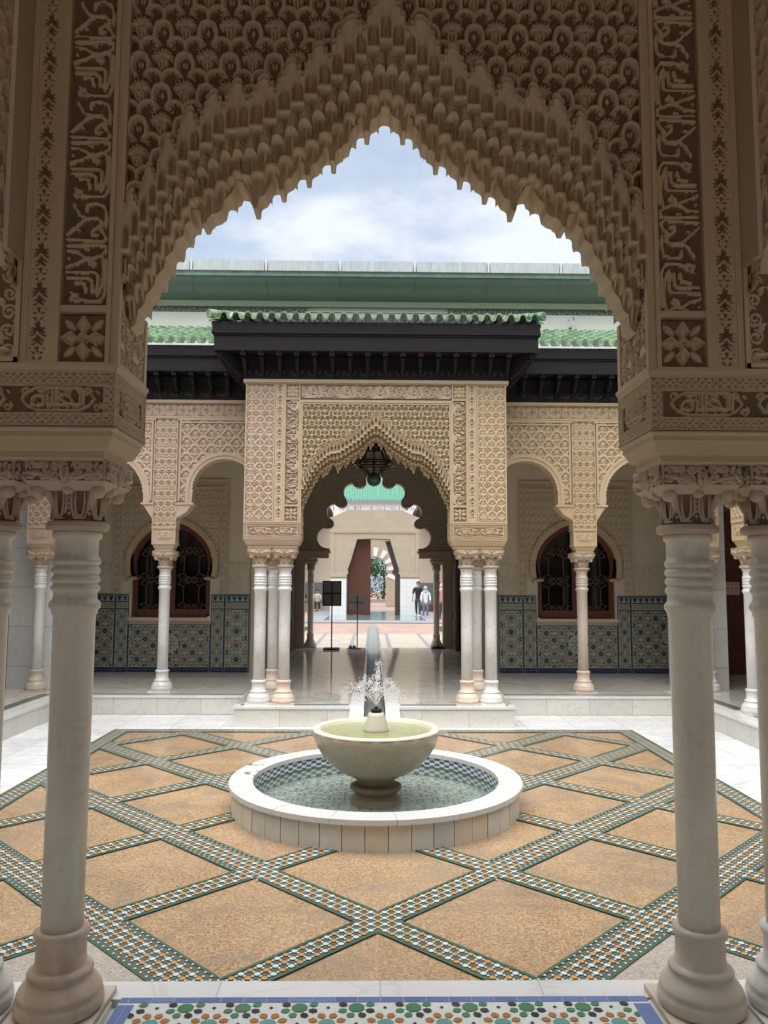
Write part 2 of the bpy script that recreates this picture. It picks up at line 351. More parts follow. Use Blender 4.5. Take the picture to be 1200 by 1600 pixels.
CAL = [[(.18, 20), (.25, 70), (.34, 120), (.52, 145), (.75, 140), (.84, 175), (.82, 215)], [(.47, 75), (.50, 22), (.72, 8), (.90, 40), (.95, 140), (.93, 215)],
       [(.04, 290), (.28, 212), (.42, 165), (.52, 145)], [(.75, 215), (.88, 265), (.96, 325), (.90, 348), (.04, 330)], [(.70, 235), (.62, 262), (.64, 300), (.76, 288)],
       [(.06, 388), (.78, 382), (.96, 390), (.98, 440), (.88, 458)], [(.06, 432), (.30, 445), (.60, 520), (.74, 545), (.68, 572), (.58, 545), (.62, 500), (.80, 478)],
       [(.05, 578), (.32, 540), (.56, 490)], [(.88, 478), (.92, 590), (.90, 735), (.80, 825)], [(.07, 622), (.72, 622), (.80, 648), (.80, 765), (.74, 790)],
       [(.10, 672), (.58, 672), (.66, 698), (.66, 790)], [(.30, 715), (.50, 725), (.52, 790)], [(.98, 510), (1.0, 640), (.98, 805), (.86, 878), (.58, 880), (.38, 862), (.34, 822), (.24, 822), (.20, 862), (.36, 885)]]
def calligraphy(w, h, res, vertical=True):
    """repeated motto in cursive letters over low scrollwork; u across the band, v along it"""
    L = h if vertical else w; T = w if vertical else h; p = CAL_P*T/CAL_W; k = L/p; k = max(1, round(k*2)/2); p = L/k
    c = Rel(T, p, res, True); c.wrap = False
    for i in range(9):
        x, y = T*(.15+.7*((i*37) % 10)/10), p*(.05+i*.105); c.spiral(x, y, T*.15, i*70, 1.3*(-1)**i, T*.028, .008); c.almond(x+T*.1, y+p*.03, T*.26, T*.11, i*50, .008); c.almond(x-T*.2, y-p*.03, T*.26, T*.11, 90+i*50, .008)
    for st in CAL:
        c.stroke([(a*T*.94+.02*T, (1-b/920)*p) for a, b in st], T*.050, .018)
    for x, y in ((.45, 410), (.52, 415), (.20, 800), (.28, 250), (.1, 500)): c.stroke([(x*T, (1-y/920)*p), (x*T+T*.03, (1-y/920)*p)], T*.035, .016)
    r = Rel(w, h, res)
    if vertical: A, B = r.U, r.V
    else: A, B = r.h-r.V, r.U      # stems point up
    iu = np.clip((A/T*c.nx).astype(int), 0, c.nx-1); iv = np.floor((B % p)/p*c.ny).astype(int) % c.ny
    if not vertical: iu = np.clip(((T-r.V)/T*c.nx).astype(int), 0, c.nx-1)
    r.H = c.H[iv, iu]; return r
def foliate(w, h, res):
    n = max(1, round(h/.143)); p = h/n; c = Rel(w, p, res, True); c.H[:] = .012; m = w/2
    def S(pts, r=.006):
        for sg in (-1, 1): c.stroke([(m+sg*x*w/.07, y*p) for x, y in pts], r, .011, sub=True)
    c.wrap = False
    S([(0, .86), (0, .96)], .008); S([(.004, .84), (.014, .76), (.024, .72)], .004); S([(.0, .80), (.016, .66), (.026, .63)], .004); S([(.012, .84), (.024, .82)], .004)
    S([(0, .62), (.010, .56), (.020, .50)], .0045); S([(0, .54), (.006, .47), (.014, .42)], .005); S([(.004, .36), (.0, .24)], .004); S([(.008, .20), (.02, .22)], .004); S([(.014, .10), (.008, .04)], .004); S([(.022, .33), (.024, .31)], .004)
    c.H = np.clip(c.H, -.004, .012); r = Rel(w, h, res); r.tile(c); r.H = np.maximum(r.H*1.0, 0)
    iu = np.floor((r.U % c.w)/c.w*c.nx).astype(int) % c.nx; iv = np.floor((r.V % c.h)/c.h*c.ny).astype(int) % c.ny; r.H = c.H[iv, iu]; return r
def rosette(w, h, res):
    r = Rel(w, h, res); cx, cy = w/2, h/2; q = min(w, h)
    for k in range(4):
        a = 90*k; t = R(a); r.almond(cx+q*.27*math.cos(t), cy+q*.27*math.sin(t), q*.40, q*.24, a, .010)
        for sg in (-1, 1): r.stroke([(cx+q*.1*math.cos(t), cy+q*.1*math.sin(t)), (cx+q*.3*math.cos(t+sg*.5), cy+q*.3*math.sin(t+sg*.5)), (cx+q*.49*math.cos(t), cy+q*.49*math.sin(t))], q*.018, .013)
        t2 = R(a+45); r.almond(cx+q*.42*math.cos(t2), cy+q*.42*math.sin(t2), q*.42, q*.2, a+45, .009)
    r.spiral(cx, cy, q*.1, 0, 1.5, q*.022, .015); r.arc(cx, cy, q*.12, 0, 360, q*.015, .012); return r
def lattice(w, h, res, p=.026, hh=.010):
    c = Rel(p, p, res, True)
    c.stroke([(0, 0), (p, p)], p*.17, hh); c.stroke([(0, p), (p, 0)], p*.17, hh); c.arc(p/2, p/2, p*.3, 0, 360, p*.08, hh*.7)
    r = Rel(w, h, res); r.tile(c); return r
def cartouche(w, h, res):
    r = Rel(w, h, res); n = max(1, round(w/(h*3.1))); q = w/n
    for i in range(n):
        x0, x1 = i*q+.01, (i+1)*q-.01; m = (x0+x1)/2; t = h*.42
        pts = [(x0+.02, h/2), (x0+.035, h/2+t*.5), (x0+.07, h/2+t*.95), (x1-.07, h/2+t*.95), (x1-.035, h/2+t*.5), (x1-.02, h/2), (x1-.035, h/2-t*.5), (x1-.07, h/2-t*.95), (x0+.07, h/2-t*.95), (x0+.035, h/2-t*.5), (x0+.02, h/2)]
        r.stroke(pts, h*.045, .013)
        L = (x1-x0)*.62; a = m-L/2
        def S(p, k=.055): r.stroke([(a+x*L, h*(.5+y)) for x, y in p], h*k, .014)
        S([(1.0, .32), (1.0, -.22)]); S([(.93, .32), (.93, -.20), (.80, -.22)]); S([(.80, -.22), (.72, .08), (.60, .18), (.52, .02), (.66, -.14), (.80, -.20)]); S([(.48, .34), (.48, -.2), (.66, -.2)])
        S([(.40, .30), (.40, -.18), (.30, -.22), (.30, .10)]); S([(.22, .12), (.22, -.18), (.12, -.26), (0, -.18), (.02, .02), (.10, .12), (.2, .08)]); S([(.55, .34), (.7, .32)], .035); S([(.1, .3), (.25, .28)], .035)
        for k in range(8): r.spiral(x0+.03+(q-.06)*k/7, h*(.5+.26*(-1)**k), h*.17, k*60, 1.2*(-1)**k, h*.042, .0085); r.almond(x0+.03+(q-.06)*(k+.5)/7.5, h*(.5-.26*(-1)**k), h*.3, h*.12, 40*(-1)**k, .0085)
    return r
def scroll(w, h, res, p=.085, hh=.013):
    r = Rel(w, h, res); nx, ny = max(1, round(w/p)), max(1, round(h/p)); px, py = w/nx, h/ny
    for i in range(nx):
        for j in range(ny):
            cx, cy = (i+.5)*px, (j+.5)*py; sg = (-1)**(i+j)
            r.spiral(cx, cy, min(px, py)*.42, 90*(i+j), 1.4*sg, min(px, py)*.075, hh); r.almond(cx+px*.3*sg, cy-py*.38, px*.5, px*.22, 35*sg, hh*.8); r.almond(cx-px*.3*sg, cy+py*.4, px*.4, px*.2, -50*sg, hh*.8)
    return r
def diaper(w, h, res, px=.115, py=.150, hh=.014):
    nx = max(1, round(w/px)); px = w/nx; c = Rel(px, py, res, True)
    for bx, by in ((px/2, py/2), (0, 0)):
        for sg in (-1, 1):
            c.stroke([(bx, by+py*.5), (bx+sg*px*.13, by+py*.36), (bx+sg*px*.38, by+py*.22), (bx+sg*px*.5, by), (bx+sg*px*.36, by-py*.22), (bx+sg*px*.12, by-py*.33), (bx, by-py*.5)], px*.065, hh)
            c.spiral(bx+sg*px*.15, by+py*.05, px*.11, 90, -1.2*sg, px*.035, hh*.8); c.almond(bx+sg*px*.17, by-py*.14, px*.26, px*.12, sg*50, hh*.8)
        c.almond(bx, by+py*.24, py*.22, px*.16, 90, hh*.9); c.stroke([(bx, by+py*.12), (bx, by-py*.28)], px*.035, hh*.8)
    r = Rel(w, h, res); r.tile(c); return r
def weave(w, h, res):   # ogee net with pairs of upright leaves (side arcades)
    c = Rel(.235, .235, res, True); p = .235
    for bx, by in ((p/2, p/2), (0, 0)):
        for sg in (-1, 1):
            c.stroke([(bx, by+.085), (bx+sg*.035, by+.075), (bx+sg*.05, by+.045), (bx+sg*.09, by+.02), (bx+sg*.1, by-.02), (bx+sg*.06, by-.05)], .014, .016)
            c.stroke([(bx+sg*.012, by+.05), (bx+sg*.02, by+.01), (bx+sg*.045, by-.01)], .007, .014); c.spiral(bx+sg*.03, by-.04, .016, 0, sg*1.3, .005, .012); c.almond(bx+sg*.02, by+.03, .05, .014, 90+sg*20, .013)
        c.stroke([(bx, by+.04), (bx, by-.07)], .006, .013)
    r = Rel(w, h, res); r.tile(c); return r
def grid_faces(nx, ny, mask=None):
    i, j = np.meshgrid(np.arange(nx-1), np.arange(ny-1)); a = j*nx+i
    F = np.stack([a, a+1, a+1+nx, a+nx], -1).reshape(-1, 4)
    if mask is not None: F = F[mask.reshape(-1)]
    return F
RECESS_MAT = {}
def rel_panel(name, r, m, parent, x0, y, z0, depth=.014, axis='x', mask=None, flip=False, recess_mat=None, thr=.25, gain=1.0):
    """relief on a wall facing -y (axis x), or +/-x (axis y). Recessed by `depth` below plane y, with side walls"""
    U, V, H = r.U, r.V, r.H*gain
    recess_mat = recess_mat or RECESS_MAT.get('m'); mi = None
    if recess_mat is not None:
        hc = (H[:-1, :-1]+H[1:, :-1]+H[:-1, 1:]+H[1:, 1:])/4; mi = (hc < thr*H.max()).astype(int).reshape(-1)  # low faces get the darker tone: painted recess shade plus patina
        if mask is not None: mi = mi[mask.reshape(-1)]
        m = [m, recess_mat]
    if axis == 'x': P = np.stack([x0+U, y+depth-H, z0+V], -1)
    elif axis == '+x': P = np.stack([y-depth+H, x0+U, z0+V], -1)     # faces +x, u along +y
    else: P = np.stack([y+depth-H, x0+r.w-U, z0+V], -1)              # faces -x, u along -y
    F = grid_faces(r.nx, r.ny, mask)
    P = P.reshape(-1, 3)
    if mask is not None:
        u, inv = np.unique(F, return_inverse=True); P = P[u]; F = inv.reshape(-1, 4)
    return mesh_obj(name, P, F, m, parent, mi, smooth=True)
def frame(mb, x0, x1, z0, z1, y, w, d, dd=.012):
    """raised moulding round a rectangle: outer size x0..x1, width w, standing d proud of plane y"""
    for a in ((x0, x1, z0, z0+w), (x0, x1, z1-w, z1), (x0, x0+w, z0+w, z1-w), (x1-w, x1, z0+w, z1-w)): mb.box(a[0], a[1], y-d, y+dd, a[2], a[3])

# ------------------------------------------------------------------ muqarnas arch
X0 = [0, .02, .05, .102, .14, .19, .243, .275, .307, .341, .37, .398, .436, .47, .503, .535, .571, .61, .64, .70, .73, .76, .80, .82, .86, .88, .92, .94]
Z0 = [3.93, 3.90, 3.80, 3.845, 3.80, 3.70, 3.715, 3.66, 3.575, 3.65, 3.60, 3.51, 3.585, 3.54, 3.465, 3.54, 3.585, 3.52, 3.455, 3.43, 3.455, 3.37, 3.33, 3.28, 3.23, 3.17, 3.12, 3.05]
TIPS = [(.07, 3.485), (.199, 3.364), (.293, 3.305), (.39, 3.245), (.488, 3.175)]
def sil_curve():
    P = [(0, 3.58), (.016, 3.578), (.020, 3.555), (.030, 3.54), (.045, 3.53), (.054, 3.525), (.059, 3.512), (.061, 3.485)]
    for i, (x, z) in enumerate(TIPS):
        P += [(x-.006, z-.004), (x+.006, z-.004), (x+.0095, z)]
        if i < 4:
            xn, zn = TIPS[i+1]; g = xn-x
            P += [(x+.012, z+.035), (x+.018, z+.046), (x+.032, z+.046), (x+.036, z+.03), (x+.045, z+.012)] if i else [(x+.012, z+.035), (x+.018, z+.046), (x+.034, z+.046), (x+.038, z+.02), (x+.055, z+.0), (x+.066, z-.03), (x+.07, z-.052), (x+.09, z-.062)]
            P += [(xn-.034, zn+.046), (xn-.022, zn+.040), (xn-.012, zn+.032), (xn-.0095, zn+.020), (xn-.009, zn)]
    P += [(.505, 3.22), (.525, 3.25), (.535, 3.272), (.56, 3.276), (.568, 3.25), (.58, 3.225), (.605, 3.20), (.612, 3.165), (.63, 3.15), (.652, 3.142), (.668, 3.125), (.6705, 3.112), (.676, 3.108), (.688, 3.108), (.692, 3.15), (.70, 3.162), (.722, 3.16), (.728, 3.12), (.75, 3.10), (.756, 3.06), (.785, 3.04), (.792, 3.00), (.818, 2.975), (.825, 2.93), (.852, 2.90), (.86, 2.86), (.885, 2.83), (.893, 2.79), (.915, 2.77), (.92, 2.72), (.94, 2.70)]
    return P
SIL = sil_curve()
def B0(x): return np.interp(np.abs(x), X0, Z0)
def B1(x): return np.interp(np.abs(x), [p[0] for p in SIL], [p[1] for p in SIL])
B0E = lambda x: np.interp(np.abs(x), [0, .1, .25, .45, .58, .73, .84, .94], [3.90, 3.82, 3.68, 3.55, 3.53, 3.41, 3.23, 3.06])
B1E = lambda x: np.interp(np.abs(x), [0, .07, .2, .3, .39, .488, .58, .68, .75, .82, .88, .94], [3.53, 3.50, 3.38, 3.32, 3.26, 3.20, 3.19, 3.12, 3.05, 2.93, 2.80, 2.71])
EA = [-.07, .07, .199, .297, .395, .495, .582, .67, .75, .82, .88, .94]
ES = sorted(set([round(v, 4) for a_, b_ in zip(EA[:-1], EA[1:]) for v in ([a_, (a_+b_)/2] if b_-a_ < .12 else [a_, a_+(b_-a_)/3, a_+(b_-a_)*2/3])]+[.94]))
EM = [ES[0]]+[(a_+b_)/2 for a_, b_ in zip(ES[:-1], ES[1:])]+[.94]
def cell_s(xs, ed):
    idx = np.clip(np.searchsorted(ed, xs, side='right')-1, 0, len(ed)-2); a = np.array(ed)[idx]; b = np.array(ed)[idx+1]; return (a+b)/2, (xs-(a+b)/2)/((b-a)/2)
def B0(x):      # lobed outline moulding: a round head with stepped shoulders over each bay
    x = np.abs(np.asarray(x, dtype=float)); xc, s = cell_s(x, EA); a = np.abs(s)
    base = B0E(xc)*.45+B0E(x)*.55
    return base+np.where(a < .46, .006+.040*np.sqrt(np.clip(1-(a/.50)**2, 0, 1)), np.where(a < .74, .006, -.022))
def muqarnas(res, thick=.36):
    half = thick/2
    xs = np.unique(np.concatenate([np.arange(0, .9401, res)]+[[e-.0005, e+.0005] for e in list(ES)+list(EM)]+[[p[0]] for p in SIL])); xs = xs[(xs >= 0) & (xs <= .94)]
    rows = []
    def add(z, d, m=None): rows.append((z, np.minimum(d, half-.003)+0*xs, np.zeros_like(xs) if m is None else m.astype(float)))
    z0 = B0(xs); full = lambda v: np.full_like(xs, v)
    xcN, sN = cell_s(xs, ES); aN = np.abs(sN); xcB, sB = cell_s(xs, EM); aB = np.abs(sB)
    H = lambda xc: B0E(xc)-B1E(xc)
    arch = lambda a, w=.82: np.sqrt(np.clip(1-(a/w)**2.2, 0, 1))
    zs1 = B0E(xcN)-.42*H(xcN)                      # foot of the tall niches
    zh = np.minimum(B0E(xcN)-.085-.0*aN+.040*arch(aN), z0-.030)     # heads of the tall niches
    zs2 = B0E(xcB)-.66*H(xcB)+.016*arch(aB, .95)       # underside of the barrels
    z3 = B1(xs)
    zh = np.maximum(zh, zs1+.03); zs1b = np.maximum(zs1, zs2+.012); zs2 = np.maximum(zs2, z3+.012)
    add(z0+.014, full(.02)); add(z0+.013, full(-.012)); add(z0+.004, full(-.016)); add(z0-.001, full(-.002)); add(z0-.007, full(-.002)); add(z0-.009, full(-.015)); add(z0-.019, full(-.014)); add(z0-.021, full(-.004))
    inn = aN < .80; n = 7
    add(zh+.002, full(-.004))
    for j in range(n):
        v = j/(n-1); zz = zh+(zs1b+.012-zh)*v; q = np.sqrt(np.clip(1-(aN/.80)**2, 0, 1)); hd = min(1, .35+v*4) if v < .2 else 1-.55*(v-.2)/.8
        add(zz, full(-.004)+inn*(.006+.050*q*hd)-np.clip(1-aN/.12, 0, 1)*.014*inn, (inn & (aN > .68)) if 0 < v < .75 else None)
    add(zs1b+.010, full(-.014)); add(zs1b+.001, full(-.014)); add(zs1b, full(.010))
    for j in range(9):
        v = j/8; zz = zs1b-.001+(zs2+.009-zs1b)*v; rnd = .030*(1-math.sqrt(max(0, 1-(1-min(1, v/.45))**2)))
        q = np.hypot((aB-.50)/.22, (v-.58)/.30); d = full(.012)+rnd+.038*aB**2.6+.012*v
        add(zz, d+np.where(q < .55, -.003, np.where(q < 1, .012, 0))+np.where(aB < .06, .005, 0), (q >= .60) & (q < 1.02))
    add(zs2+.008, .004+.030*aB**2.6); add(zs2+.001, .004+.030*aB**2.6); add(zs2, full(.062))
    zs3 = np.maximum(np.minimum(B0E(xcN)-.84*H(xcN)+.014*arch(aN, .95), zs2-.014), z3+.006)
    for j in range(8):
        v = j/7; zz = zs2-.001+(zs3+.004-zs2)*v; q = np.sqrt(np.clip(1-(aN/.85)**2, 0, 1))
        add(zz, full(.060)+.046*q*(1-v)**.6+.014*v-(.010 if v > .85 else 0), (aN > .80) & (aN < .97) if v < .8 else None)
    add(zs3+.001, full(.062)); add(zs3, full(.098))
    for j in range(6):
        v = j/5; zz = zs3-.001+(z3+.003-zs3)*v; q = np.sqrt(np.clip(1-(aB/.9)**2, 0, 1))
        add(zz, full(.100)+.050*q*(1-v)**.8+.040*v**1.3-(.010 if v > .85 else 0))
    add(z3, full(.134)); add(z3, full(half))
    rows[-1] = (z3, full(half), full(0.))
    Z = np.array([p[0] for p in rows]); Y = np.array([p[1] for p in rows]); MT = np.array([p[2] for p in rows]); MT[3] = 1; MT[4] = 1  # dark recess tone drawn into grooves, niche edges and window outlines
    Z = np.minimum.accumulate(Z, axis=0); Z = np.maximum(Z, z3[None, :]); n, m = Z.shape; MI = []
    parts = []; F = []; base = 0
    for sx in (1, -1):
        for sy in (1, -1):
            X = np.tile(xs*sx, (n, 1)); YY = Y if sy == 1 else thick-Y
            P = np.stack([X, YY, Z], -1).reshape(-1, 3); f = grid_faces(m, n)
            if sx*sy == 1: f = f[:, ::-1]
            parts.append(P); F.append(f+base); base += len(P); MI.append(((MT[:-1, :-1]+MT[:-1, 1:]) > 1).astype(int).reshape(-1))
    return np.concatenate(parts), np.concatenate(F), np.concatenate(MI)

# ------------------------------------------------------------------ carved portal
def cove_pts():
    # profile of the moulding under the impost band: (inset, z)
    return [(0, 2.31), (0, 2.298), (.012, 2.292), (.012, 2.275), (.020, 2.262), (.034, 2.235), (.052, 2.228), (.050, 2.205), (.058, 2.198)]
def rect_loft(mb, x0, x1, y0, y1, prof):
    vs = []; fs = []
    for i, (q, z) in enumerate(prof): vs += [(x0+q, y0+q, z), (x1-q, y0+q, z), (x1-q, y1-q, z), (x0+q, y1-q, z)]
    n = len(prof)
    for i in range(n-1):
        for k in range(4):
            k2 = (k+1) % 4; fs.append((i*4+k, (i+1)*4+k, (i+1)*4+k2, i*4+k2))
    fs.append((0, 1, 2, 3)); fs.append((4*n-4, 4*n-1, 4*n-2, 4*n-3))
    mb.add(vs, fs)
def portal(y0, res, near):
    TH = .36; name = 'carved_portal'
    t = thing(name, 'near shaded carved stucco arch that frames the whole view' if near else 'sunlit carved stucco arch straight ahead beyond the fountain, under the black eave', 'portal', (0, y0, .25))
    ms = m_stucco; mr = m_stucco_y; ml = m_stucco if near else m_stucco_p
    outer = 1.66
    # wall core
    c = MB()
    for s in (-1, 1):
        a, b = sorted((s*.955, s*outer)); c.box(a, b, y0+.06, y0+TH-.02, 2.52, 4.30)
    c.box(-.955, .955, y0+.06, y0+TH-.02, 4.06, 4.30)
    c.build('wall_core', m_stucco_pl, t)
    # frames / mouldings
    f = MB()
    for s in (-1, 1):
        def fr(xa, xb, za, zb, w=.012, d=.004):
            a, b = sorted((s*xa, s*xb)); frame(f, a, b, za, zb, y0, w, d, .035)
        fr(.968, 1.163, 2.52, 4.30, .016); fr(.984, 1.147, 2.717, 2.741, .012, .003)
        fr(.984, 1.147, 4.085, 4.109, .012, .003)
        fr(1.166, 1.284, 2.52, 4.30, .022, -.002); fr(1.287, outer, 2.52, 4.30, .016)
        a, b = sorted((s*.94, s*.968)); f.box(a, b, y0+.004, y0+.03, 2.52, 4.06)
        a, b = sorted((s*.934, s*.946)); f.box(a, b, y0-.004, y0+.03, 3.05, 4.075)
        a, b = sorted((s*1.148, s*1.168)); f.box(a, b, y0-.008, y0+.02, 2.53, 4.29)
    f.box(-.968, .968, y0-.003, y0+.03, 4.052, 4.086); f.box(-.945, .945, y0+.006, y0+.03, 4.03, 4.052); f.box(-.968, .968, y0-.003, y0+.024, 4.288, 4.302)
    f.build('moulding', ms, t)
    cb = MB(); cb.box(-outer-.03, outer+.03, y0-.03, y0+TH+.03, 4.302, 4.342); cb.box(-outer-.012, outer+.012, y0-.012, y0+TH+.01, 4.290, 4.301); cb.build('cornice', ms, t)
    # spandrel with shells, above the muqarnas front line
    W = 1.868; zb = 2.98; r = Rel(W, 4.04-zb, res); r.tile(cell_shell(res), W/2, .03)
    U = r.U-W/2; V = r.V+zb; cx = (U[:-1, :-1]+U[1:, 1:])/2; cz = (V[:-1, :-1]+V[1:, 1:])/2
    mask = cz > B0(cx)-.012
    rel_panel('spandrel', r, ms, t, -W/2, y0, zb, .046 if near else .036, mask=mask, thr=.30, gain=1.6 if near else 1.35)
    bk = MB(); top = [(x, 4.04) for x in np.linspace(-.94, .94, 95)]; bot = [(x, float(B0(x))-.004) for x in np.linspace(-.94, .94, 95)]
    bk.ribbon(bot, top, y0+TH-.03, y0+TH-.005); bk.build('spandrel_back', m_stucco_pl, t)
    P, F, MI = muqarnas(res*1.0, TH); P = P+np.array([0, y0, 0]); mesh_obj('muqarnas', P, F, [ms, m_patina_shade if near else m_patina_shade2], t, MI, smooth=False)
    # panels left and right
    for s in (-1, 1):
        m = ml if s < 0 else (mr if not near else m_stucco)
        r = calligraphy(.163, 4.085-2.741, res)
        if s > 0: r.H = r.H[::-1, ::-1].copy()
        rel_panel('calligraphy_panel', r, m, t, (.984 if s > 0 else -1.147), y0, 2.741, .022, gain=1.15, thr=.55)
        rel_panel('rosette_panel', rosette(.163, .17, res), m, t, (.984 if s > 0 else -1.147), y0, 2.540, .022, gain=1.8)
        rel_panel('foliate_border', foliate(.074, 1.74, res), m, t, (1.188 if s > 0 else -1.262), y0, 2.54, .018, thr=.5)
        if not near:
            rel_panel('rosette_panel', rosette(.163, .18, res), m, t, (.984 if s > 0 else -1.147), y0, 4.109, .018)
            rel_panel('diaper_panel', diaper(.341, 1.74, res), m, t, (1.303 if s > 0 else -1.644), y0, 2.54, .018)
        # jamb face towards the opening
        rj = scroll(.30, .50, res, .07)
        if s < 0: rel_panel('jamb_panel', rj, m, t, y0+.03, -.946, 2.545, .010, axis='+x')
        else: rel_panel('jamb_panel', rj, m, t, y0+.03, .946, 2.545, .010, axis='-x')
        j = MB(); a, b = sorted((s*.942, s*.958))
        j.box(a, b, y0, y0+.03, 2.52, 3.06); j.box(a, b, y0+TH-.03, y0+TH, 2.52, 2.80); j.box(a, b, y0+.03, y0+TH-.03, 2.52, 2.545); j.build('jamb_moulding', ms, t)
        # impost band and cove
        x0, x1 = sorted((s*.94, s*outer)); bb = MB(); bb.box(x0+.03, x1-.03, y0+.03, y0+TH-.03, 2.312, 2.506)
        for za, zc in ((2.306, 2.314), (2.498, 2.508)): bb.box(x0, x1, y0, y0+TH, za, zc)
        for xx in (x0, x1-.006): bb.box(xx, xx+.006, y0, y0+.006, 2.314, 2.498); bb.box(xx, xx+.006, y0+TH-.006, y0+TH, 2.314, 2.498)
        bb.frustum((x0, x1, y0, y0+TH, 2.508), (x0-.006, x1+.006, y0-.006, y0+TH+.006, 2.52)); bb.box(x0-.006, x1+.006, y0-.006, y0+TH+.006, 2.52, 2.531)
        rect_loft(bb, x0, x1, y0, y0+TH, cove_pts()); imp = bb.build('impost_band', m, t)
        w = x1-x0-.012; e = x0+.006
        def band(w, rs):
            r = Rel(w, .184, rs); lt = lattice(w-.084, .040, rs); ct = cartouche(w-.084, .098, rs)
            r.H[:] = .0; l2 = lattice(.036, .184, rs)
            def put(q, u0, v0):
                i0 = int(round(u0/w*(r.nx-1))); j0 = int(round(v0/.184*(r.ny-1))); hh, ww = q.H.shape; hh = min(hh, r.ny-j0); ww = min(ww, r.nx-i0); r.H[j0:j0+hh, i0:i0+ww] = q.H[:hh, :ww]
            put(lt, .042, 0); put(ct, .042, .043); put(lt, .042, .144); put(l2, 0, 0); put(l2, w-.037, 0)
            for v in (.041, .143): r.stroke([(.0, v), (w, v)], .003, .012)
            for u in (.039, w-.039): r.stroke([(u, 0), (u, .184)], .003, .012)
            return r
        rel_panel('impost_relief', band(w, res), m, imp, e, y0, 2.314, .016, gain=1.4)
        rs = band(TH-.012, res)
        rel_panel('impost_relief', rs, m, imp, y0+.006, (-.940 if s < 0 else .940), 2.314, .012, axis='+x' if s < 0 else '-x')
    if not near:
        r = calligraphy(1.93, .178, res, False); rel_panel('calligraphy_panel', r, m_stucco_p, t, -.965, y0, 4.107, .018)
    return t

